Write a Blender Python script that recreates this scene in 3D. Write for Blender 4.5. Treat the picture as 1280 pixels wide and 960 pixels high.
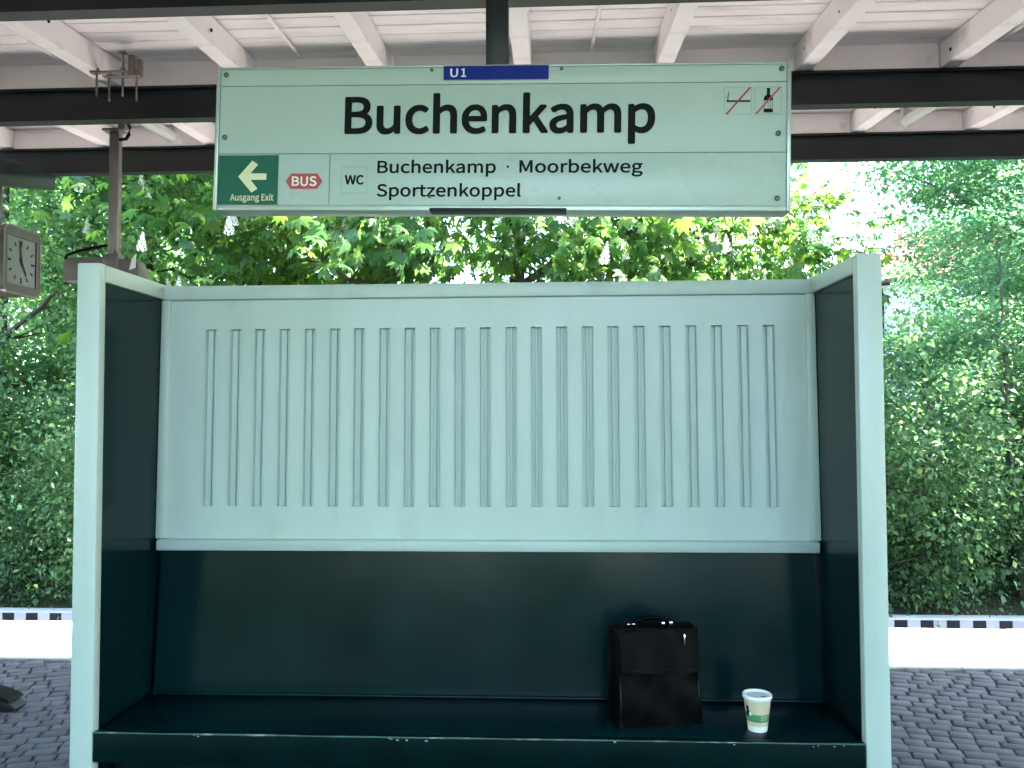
import bpy, bmesh, math, random
import numpy as np
from mathutils import Matrix, Vector

# ------------------------------------------------------------------ camera, world, sun, exposure
for o in list(bpy.data.objects):
    bpy.data.objects.remove(o)
SC = bpy.context.scene
COL = SC.collection
R = math.radians

CAM_Z = 1.55
F_PX = 1036.0
PITCH = math.atan(40 / F_PX)
YAW = math.atan(50 / F_PX)
ROLL = R(0.2)
cam = bpy.data.cameras.new('camera')
cam.sensor_width = 36.0
cam.lens = 36.0 * F_PX / 1280.0
cam.clip_start = 0.05
cam.clip_end = 2000
cam_o = bpy.data.objects.new('camera', cam)
COL.objects.link(cam_o)
fw = Vector((-math.sin(YAW) * math.cos(PITCH), math.cos(YAW) * math.cos(PITCH), math.sin(PITCH)))
r0 = Vector((math.cos(YAW), math.sin(YAW), 0))
u0 = r0.cross(fw)
rr = r0 * math.cos(ROLL) - u0 * math.sin(ROLL)
uu = u0 * math.cos(ROLL) + r0 * math.sin(ROLL)
cm = Matrix(((rr.x, uu.x, -fw.x, 0), (rr.y, uu.y, -fw.y, 0), (rr.z, uu.z, -fw.z, CAM_Z), (0, 0, 0, 1)))
cam_o.matrix_world = cm
SC.camera = cam_o

SUN_EL = R(42)
SUN_AZ = math.atan2(0.724, 0.167)          # from +Y towards +X
SUN_DIR = Vector((math.sin(SUN_AZ) * math.cos(SUN_EL), math.cos(SUN_AZ) * math.cos(SUN_EL), math.sin(SUN_EL)))
world = bpy.data.worlds.new('World')
SC.world = world
world.use_nodes = True
wn, wl = world.node_tree.nodes, world.node_tree.links
sky = wn.new('ShaderNodeTexSky')
sky.sky_type = 'NISHITA'
sky.sun_disc = False
sky.sun_elevation = SUN_EL
sky.sun_rotation = SUN_AZ
sky.dust_density = 1.2
wl.new(sky.outputs[0], wn['Background'].inputs[0])
wn['Background'].inputs[1].default_value = 0.15
sun = bpy.data.lights.new('sun', 'SUN')
sun.energy = 5.0
sun.angle = R(0.53)
sun.color = (1.0, 0.95, 0.86)
sun_o = bpy.data.objects.new('sun', sun)
COL.objects.link(sun_o)
sun_o.location = (20, 10, 25)
sun_o.rotation_euler = (-SUN_DIR).to_track_quat('-Z', 'Y').to_euler()

SC.view_settings.view_transform = 'Standard'
SC.view_settings.look = 'None'
SC.view_settings.gamma = 1
SC.view_settings.use_curve_mapping = False
SC.view_settings.exposure = 3.78
SC.cycles.use_denoising = True
SC.cycles.max_bounces = 6
SC.cycles.diffuse_bounces = 4
SC.cycles.glossy_bounces = 2
SC.cycles.transmission_bounces = 4
SC.cycles.use_light_tree = False
SC.cycles.use_adaptive_sampling = True
SC.cycles.adaptive_threshold = 0.03
SC.cycles.caustics_reflective = False
SC.cycles.caustics_refractive = False
SC.cycles.sample_clamp_indirect = 8.0

rng = np.random.default_rng(7)
random.seed(7)

# ------------------------------------------------------------------ helpers
WM = {}                                       # world matrices of what has been placed


def tag(o, label=None, cat=None, group=None, kind=None):
    if label: o['label'] = label
    if cat: o['category'] = cat
    if group: o['group'] = group
    if kind: o['kind'] = kind
    return o


def link(o, parent=None, M=None):
    """link an object; M is its WORLD matrix whatever its parent"""
    M = M if M is not None else Matrix.Identity(4)
    COL.objects.link(o)
    if parent is not None:
        o.parent = parent
        o.matrix_parent_inverse = WM[parent.name].inverted()
    o.matrix_basis = M
    WM[o.name] = M.copy()
    return o


def thing(name, loc, label, cat, group=None):
    o = bpy.data.objects.new(name, None)
    o.empty_display_size = 0.1
    link(o, None, Matrix.Translation(Vector(loc)))
    return tag(o, label, cat, group)


def obj(name, me, mat=None, parent=None, M=None):
    if mat is not None and len(me.materials) == 0:
        me.materials.append(mat)
    return link(bpy.data.objects.new(name, me), parent, M)


def smooth(me, ang=40):
    for p in me.polygons:
        p.use_smooth = True
    me.set_sharp_from_angle(angle=R(ang))
    return me


def bm_me(bm, name, sm=None):
    bmesh.ops.recalc_face_normals(bm, faces=bm.faces)
    me = bpy.data.meshes.new(name)
    bm.to_mesh(me)
    bm.free()
    if sm:
        smooth(me, sm)
    return me


def bm_box(bm, lo, hi, bev=0.0, seg=2, M=None):
    t = bmesh.new()
    bmesh.ops.create_cube(t, size=1)
    s = [hi[i] - lo[i] for i in range(3)]
    c = [(hi[i] + lo[i]) / 2 for i in range(3)]
    for v in t.verts:
        v.co = Vector((v.co.x * s[0] + c[0], v.co.y * s[1] + c[1], v.co.z * s[2] + c[2]))
    if bev:
        bmesh.ops.bevel(t, geom=list(t.edges), offset=bev, segments=seg, profile=0.5, affect='EDGES')
    if M is not None:
        bmesh.ops.transform(t, matrix=M, verts=t.verts)
    m = bpy.data.meshes.new('tmp')
    t.to_mesh(m); t.free()
    bm.from_mesh(m)
    bpy.data.meshes.remove(m)


def box(name, lo, hi, mat, parent=None, bev=0.0, M=None, seg=2):
    bm = bmesh.new()
    bm_box(bm, lo, hi, bev, seg)
    return obj(name, bm_me(bm, name, 35 if bev else None), mat, parent, M)


def prism_me(name, pts, axis, a, b, bev=0.0, sm=None):
    """extrude a polygon. axis 'x': pts are (y,z); 'y': pts are (x,z); 'z': pts are (x,y)"""
    bm = bmesh.new()

    def co(p, t):
        return {'x': (t, p[0], p[1]), 'y': (p[0], t, p[1]), 'z': (p[0], p[1], t)}[axis]
    va = [bm.verts.new(co(p, a)) for p in pts]
    vb = [bm.verts.new(co(p, b)) for p in pts]
    bm.faces.new(va)
    bm.faces.new(list(reversed(vb)))
    n = len(pts)
    for i in range(n):
        bm.faces.new((va[i], vb[i], vb[(i + 1) % n], va[(i + 1) % n]))
    bmesh.ops.recalc_face_normals(bm, faces=bm.faces)
    if bev:
        bmesh.ops.bevel(bm, geom=list(bm.edges), offset=bev, segments=2, profile=0.5, affect='EDGES')
    return bm_me(bm, name, sm or (35 if bev else None))


def tube_arrays(path, radii, n=6):
    """a tapered tube through a list of points -> verts, faces"""
    P = np.array(path, float)
    V, Fc = [], []
    T = np.gradient(P, axis=0)
    T /= np.linalg.norm(T, axis=1)[:, None] + 1e-9
    ref = np.array([0.0, 0, 1]) if abs(T[0][2]) < 0.9 else np.array([1.0, 0, 0])
    for i in range(len(P)):
        a = np.cross(T[i], ref); a /= np.linalg.norm(a) + 1e-9
        b = np.cross(T[i], a)
        for k in range(n):
            t = 2 * math.pi * k / n
            V.append(P[i] + radii[i] * (a * math.cos(t) + b * math.sin(t)))
    for i in range(len(P) - 1):
        for k in range(n):
            k2 = (k + 1) % n
            Fc.append((i * n + k, i * n + k2, (i + 1) * n + k2, (i + 1) * n + k))
    Fc.append(tuple(range(n - 1, -1, -1)))
    Fc.append(tuple(range((len(P) - 1) * n, len(P) * n)))
    return V, Fc


def tube_me(name, path, radii, n=8, sm=60):
    if not hasattr(radii, '__len__'):
        radii = [radii] * len(path)
    V, Fc = tube_arrays(path, radii, n)
    me = bpy.data.meshes.new(name)
    me.from_pydata([tuple(v) for v in V], [], Fc)
    me.update()
    return smooth(me, sm)


def lathe_me(name, prof, n=32, cap0=True, cap1=True, sm=40):
    """revolve (r,z) about Z"""
    V, Fc = [], []
    for r, z in prof:
        for k in range(n):
            t = 2 * math.pi * k / n
            V.append((r * math.cos(t), r * math.sin(t), z))
    for i in range(len(prof) - 1):
        for k in range(n):
            k2 = (k + 1) % n
            Fc.append((i * n + k, i * n + k2, (i + 1) * n + k2, (i + 1) * n + k))
    if cap0: Fc.append(tuple(range(n - 1, -1, -1)))
    if cap1: Fc.append(tuple(range((len(prof) - 1) * n, len(prof) * n)))
    me = bpy.data.meshes.new(name)
    me.from_pydata(V, [], Fc)
    me.update()
    return smooth(me, sm)


def np_mesh(name, V, Q):
    """quads from numpy arrays"""
    me = bpy.data.meshes.new(name)
    V = np.asarray(V, np.float32); Q = np.asarray(Q, np.int32)
    k = Q.shape[1]
    me.vertices.add(len(V)); me.vertices.foreach_set('co', V.ravel())
    me.loops.add(Q.size); me.loops.foreach_set('vertex_index', Q.ravel())
    me.polygons.add(len(Q))
    me.polygons.foreach_set('loop_start', np.arange(0, Q.size, k, dtype=np.int32))
    me.update(calc_edges=True)
    return me


def T(x, y, z): return Matrix.Translation(Vector((x, y, z)))
def RX(a): return Matrix.Rotation(a, 4, 'X')
def RY(a): return Matrix.Rotation(a, 4, 'Y')
def RZ(a): return Matrix.Rotation(a, 4, 'Z')


# ------------------------------------------------------------------ materials
def mat(name, col, rough=0.5, metal=0.0, coat=0.0, var=0.0, scale=6.0, bump=0.0, bscale=60.0, spec=0.5,
        col2=None, mix_scale=4.0, mix_lo=0.45, mix_hi=0.6, stretch=(1, 1, 1), rvar=0.0, island=0.0, tr=0.0):
    m = bpy.data.materials.new(name)
    m.use_nodes = True
    n, l = m.node_tree.nodes, m.node_tree.links
    b = n['Principled BSDF']
    b.inputs['Roughness'].default_value = rough
    b.inputs['Metallic'].default_value = metal
    b.inputs['Coat Weight'].default_value = coat
    b.inputs['Coat Roughness'].default_value = 0.06
    b.inputs['Specular IOR Level'].default_value = spec
    tc = n.new('ShaderNodeTexCoord')
    mp = n.new('ShaderNodeMapping')
    mp.inputs['Scale'].default_value = stretch
    l.new(tc.outputs['Object'], mp.inputs['Vector'])
    src = None
    if col2 is not None:
        nz = n.new('ShaderNodeTexNoise')
        nz.inputs['Scale'].default_value = mix_scale
        nz.inputs['Detail'].default_value = 8
        nz.inputs['Roughness'].default_value = 0.65
        l.new(mp.outputs[0], nz.inputs['Vector'])
        rp = n.new('ShaderNodeMapRange')
        rp.inputs['From Min'].default_value = mix_lo
        rp.inputs['From Max'].default_value = mix_hi
        l.new(nz.outputs['Fac'], rp.inputs['Value'])
        mx = n.new('ShaderNodeMix'); mx.data_type = 'RGBA'
        mx.inputs['A'].default_value = (*col, 1)
        mx.inputs['B'].default_value = (*col2, 1)
        l.new(rp.outputs[0], mx.inputs['Factor'])
        src = mx.outputs['Result']
    if var or island:
        hs = n.new('ShaderNodeHueSaturation')
        if src: l.new(src, hs.inputs['Color'])
        else: hs.inputs['Color'].default_value = (*col, 1)
        val = None
        if var:
            nz = n.new('ShaderNodeTexNoise')
            nz.inputs['Scale'].default_value = scale
            nz.inputs['Detail'].default_value = 6
            l.new(mp.outputs[0], nz.inputs['Vector'])
            rp = n.new('ShaderNodeMapRange')
            rp.inputs['From Min'].default_value = 0.3
            rp.inputs['From Max'].default_value = 0.7
            rp.inputs['To Min'].default_value = 1 - var
            rp.inputs['To Max'].default_value = 1 + var
            l.new(nz.outputs['Fac'], rp.inputs['Value'])
            val = rp.outputs[0]
        if island:
            gi = n.new('ShaderNodeNewGeometry')
            oi = n.new('ShaderNodeObjectInfo')
            ad = n.new('ShaderNodeMath'); ad.operation = 'ADD'
            l.new(gi.outputs['Random Per Island'], ad.inputs[0])
            l.new(oi.outputs['Random'], ad.inputs[1])
            fr = n.new('ShaderNodeMath'); fr.operation = 'FRACT'
            l.new(ad.outputs[0], fr.inputs[0])
            rp2 = n.new('ShaderNodeMapRange')
            rp2.inputs['To Min'].default_value = 1 - island
            rp2.inputs['To Max'].default_value = 1 + island
            l.new(fr.outputs[0], rp2.inputs['Value'])
            if val:
                mu = n.new('ShaderNodeMath'); mu.operation = 'MULTIPLY'
                l.new(val, mu.inputs[0]); l.new(rp2.outputs[0], mu.inputs[1])
                val = mu.outputs[0]
            else:
                val = rp2.outputs[0]
        l.new(val, hs.inputs['Value'])
        src = hs.outputs['Color']
    if src: l.new(src, b.inputs['Base Color'])
    else: b.inputs['Base Color'].default_value = (*col, 1)
    if rvar:
        nz = n.new('ShaderNodeTexNoise')
        nz.inputs['Scale'].default_value = 3.5
        nz.inputs['Detail'].default_value = 7
        l.new(mp.outputs[0], nz.inputs['Vector'])
        rp = n.new('ShaderNodeMapRange')
        rp.inputs['From Min'].default_value = 0.3; rp.inputs['From Max'].default_value = 0.7
        rp.inputs['To Min'].default_value = max(0.02, rough - rvar); rp.inputs['To Max'].default_value = rough + rvar
        l.new(nz.outputs['Fac'], rp.inputs['Value'])
        l.new(rp.outputs[0], b.inputs['Roughness'])
    if bump:
        nz = n.new('ShaderNodeTexNoise')
        nz.inputs['Scale'].default_value = bscale
        nz.inputs['Detail'].default_value = 4
        l.new(mp.outputs[0], nz.inputs['Vector'])
        bp = n.new('ShaderNodeBump')
        bp.inputs['Strength'].default_value = bump
        bp.inputs['Distance'].default_value = 0.01
        l.new(nz.outputs['Fac'], bp.inputs['Height'])
        l.new(bp.outputs[0], b.inputs['Normal'])
    return m


def leaf_mat(name, dark, mid, bright, trans=0.45, rough=0.42):
    m = bpy.data.materials.new(name)
    m.use_nodes = True
    n, l = m.node_tree.nodes, m.node_tree.links
    n.remove(n['Principled BSDF'])
    out = n['Material Output']
    gi = n.new('ShaderNodeNewGeometry')
    cr = n.new('ShaderNodeValToRGB')
    e = cr.color_ramp.elements
    e[0].color = (*dark, 1); e[0].position = 0.0
    e[1].color = (*bright, 1); e[1].position = 1.0
    x = cr.color_ramp.elements.new(0.55); x.color = (*mid, 1)
    l.new(gi.outputs['Random Per Island'], cr.inputs['Fac'])
    pb = n.new('ShaderNodeBsdfPrincipled')
    pb.inputs['Roughness'].default_value = rough
    pb.inputs['Specular IOR Level'].default_value = 0.4
    l.new(cr.outputs[0], pb.inputs['Base Color'])
    hs = n.new('ShaderNodeHueSaturation')
    hs.inputs['Hue'].default_value = 0.475
    hs.inputs['Saturation'].default_value = 1.1
    hs.inputs['Value'].default_value = 3.3
    l.new(cr.outputs[0], hs.inputs['Color'])
    tr = n.new('ShaderNodeBsdfTranslucent')
    l.new(hs.outputs[0], tr.inputs['Color'])
    mx = n.new('ShaderNodeMixShader')
    mx.inputs[0].default_value = trans
    l.new(pb.outputs[0], mx.inputs[1]); l.new(tr.outputs[0], mx.inputs[2])
    l.new(mx.outputs[0], out.inputs['Surface'])
    return m


M_MINT = mat('mint_paint', (0.425, 0.525, 0.48), 0.38, var=0.045, scale=2.2, bump=0.06, bscale=22, rvar=0.07, col2=(0.35, 0.435, 0.40), mix_scale=2.6, mix_lo=0.56, mix_hi=0.8, stretch=(1.6, 1.6, 0.45))
M_DARK = mat('dark_green_gloss_paint', (0.0009, 0.0125, 0.0145), 0.18, var=0.2, scale=3, bump=0.035, bscale=12, rvar=0.07, spec=0.17)
M_LIP = mat('dark_green_seat_paint', (0.0007, 0.0085, 0.0082), 0.36, var=0.25, scale=5, bump=0.06, bscale=30, rvar=0.08, spec=0.06)
M_WORN = mat('worn_seat_edge_paint', (0.03, 0.085, 0.075), 0.4, col2=(0.22, 0.3, 0.27), mix_scale=9, mix_lo=0.56, mix_hi=0.66, stretch=(1, 1, 1))
M_BEAM = mat('blackish_green_steel_paint', (0.0055, 0.0105, 0.012), 0.4, var=0.2, scale=3, rvar=0.08, spec=0.35)
M_CEIL = mat('white_ceiling_paint', (0.85, 0.795, 0.80), 0.55, var=0.05, scale=3, bump=0.1, bscale=18, island=0.04,
             col2=(0.50, 0.44, 0.42), mix_scale=3.0, mix_lo=0.52, mix_hi=0.80, stretch=(0.6, 3, 3))
M_RAFT = mat('white_rafter_paint', (0.85, 0.795, 0.80), 0.5, var=0.05, scale=3, bump=0.08, bscale=20,
             col2=(0.52, 0.45, 0.40), mix_scale=3.0, mix_lo=0.54, mix_hi=0.75)
M_ROOF = mat('roofing_felt', (0.06, 0.06, 0.06), 0.9)
M_SIGN = mat('pale_green_sign_enamel', (0.40, 0.53, 0.465), 0.36, var=0.02, scale=2, rvar=0.04, spec=0.35)
M_SIGN2 = mat('pale_sign_enamel_lower', (0.39, 0.52, 0.47), 0.28, var=0.02, scale=2, rvar=0.05, spec=0.35)
M_SFRAME = mat('sign_frame_aluminium', (0.42, 0.50, 0.46), 0.35, metal=0.5)
M_SEAM = mat('sign_seam', (0.16, 0.24, 0.21), 0.6)
M_INK = mat('black_print', (0.003, 0.006, 0.005), 0.5, spec=0.1)
M_BLUE = mat('blue_line_print', (0.003, 0.017, 0.20), 0.4, spec=0.2)
M_PGREEN = mat('exit_green_print', (0.004, 0.10, 0.06), 0.4, spec=0.3)
M_PRED = mat('bus_red_print', (0.40, 0.035, 0.04), 0.35)
M_PCREAM = mat('pale_print', (0.62, 0.68, 0.42), 0.4)
M_PWHITE = mat('white_print', (0.70, 0.78, 0.72), 0.4)
M_SCREW = mat('screw_steel', (0.10, 0.13, 0.12), 0.35, metal=0.7)
M_SLOT = mat('dark_slot', (0.014, 0.015, 0.017), 0.5, spec=0.2)
M_GALV = mat('galvanised_steel', (0.19, 0.17, 0.16), 0.45, metal=0.35, var=0.12, scale=14)
M_RUST = mat('weathered_rod_steel', (0.19, 0.165, 0.15), 0.5, metal=0.6, var=0.2, scale=40)
M_HOUSE_GREY = mat('brown_grey_housing', (0.10, 0.083, 0.077), 0.45, var=0.1)
M_RUBBER = mat('black_cable_rubber', (0.006, 0.006, 0.007), 0.6, spec=0.08)
M_CLOCKC = mat('clock_case_metal', (0.06, 0.05, 0.05), 0.35, metal=0.45, rvar=0.06)
M_CLOCKR = mat('clock_bezel_metal', (0.15, 0.14, 0.14), 0.28, metal=0.7)
M_DIAL = mat('clock_dial', (0.085, 0.092, 0.09), 0.3)
M_TUBE = mat('clear_lamp_tube', (0.55, 0.55, 0.54), 0.12, coat=0.4)
M_LAMPEND = mat('lamp_end_cap', (0.40, 0.38, 0.36), 0.4)
M_SETT = mat('grey_granite_sett', (0.056, 0.057, 0.074), 0.8, var=0.18, scale=10, bump=0.3, bscale=60, island=0.26)
M_MORTAR = mat('sett_joint_dirt', (0.034, 0.032, 0.029), 0.95, var=0.4, scale=12)
M_CONC = mat('platform_concrete', (0.36, 0.355, 0.34), 0.8, var=0.1, scale=8, bump=0.2, bscale=120, island=0.05)
M_TBLK = mat('black_edge_tile', (0.02, 0.015, 0.018), 0.5, island=0.2)
M_TWHT = mat('white_edge_tile', (0.62, 0.60, 0.62), 0.55, island=0.08)
M_EDGE = mat('platform_edge_stone', (0.40, 0.40, 0.41), 0.6, var=0.08, scale=10, bump=0.2, bscale=100)
M_BAG = mat('black_leather', (0.0011, 0.0011, 0.0016), 0.45, var=0.2, scale=12, bump=0.06, bscale=200, spec=0.05)
M_CHROME = mat('polished_buckle', (0.75, 0.75, 0.75), 0.12, metal=1.0)
M_CUPW = mat('white_cup_paper', (0.72, 0.76, 0.74), 0.5)
M_CUPB = mat('beige_cup_paper', (0.55, 0.47, 0.33), 0.6, var=0.04, scale=20)
M_CUPG = mat('green_cup_print', (0.06, 0.24, 0.10), 0.55, var=0.1, scale=25)
M_BARK = mat('tree_bark', (0.055, 0.045, 0.036), 0.9, var=0.3, scale=14, bump=0.8, bscale=25, stretch=(1, 1, 0.3))
M_BARK2 = mat('pale_bark', (0.10, 0.085, 0.07), 0.9, var=0.3, scale=14, bump=0.6, bscale=25, stretch=(1, 1, 0.3))
M_GROUND = mat('embankment_soil', (0.035, 0.045, 0.02), 0.95, var=0.3, scale=1.2, col2=(0.06, 0.05, 0.035), mix_scale=0.8, bump=0.6, bscale=8)
M_BALLAST = mat('track_ballast', (0.12, 0.11, 0.10), 0.9, var=0.3, scale=25, bump=1.0, bscale=30)
M_KWHT = mat('sunlit_kerb_white', (0.72, 0.72, 0.74), 0.6, var=0.06, scale=8)  # sunlight on the kerb top, put into the colour
M_L_CHEST = leaf_mat('chestnut_leaf', (0.028, 0.082, 0.028), (0.05, 0.12, 0.03), (0.09, 0.16, 0.03), 0.5)
M_L_HORN = leaf_mat('hornbeam_leaf', (0.048, 0.118, 0.055), (0.075, 0.155, 0.065), (0.12, 0.19, 0.055), 0.56)
M_L_MAPLE = leaf_mat('maple_leaf', (0.042, 0.105, 0.06), (0.065, 0.14, 0.075), (0.105, 0.18, 0.075), 0.54)
M_L_SHRUB = leaf_mat('shrub_leaf', (0.042, 0.10, 0.052), (0.065, 0.135, 0.062), (0.105, 0.17, 0.06), 0.52)
M_BLOS = mat('chestnut_blossom', (0.80, 0.78, 0.72), 0.7)
M_TILE = mat('red_roof_tile', (0.36, 0.10, 0.075), 0.75, var=0.2, scale=8, island=0.15)
M_RENDER = mat('pale_house_render', (0.62, 0.60, 0.62), 0.85, var=0.05, scale=3)
M_GLASS = mat('house_window_glass', (0.02, 0.025, 0.03), 0.05, spec=0.8)
M_WFRAME = mat('white_window_frame', (0.7, 0.7, 0.7), 0.5)
M_BRICK = mat('red_house_plinth', (0.28, 0.11, 0.10), 0.85, var=0.2, scale=6)

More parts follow.
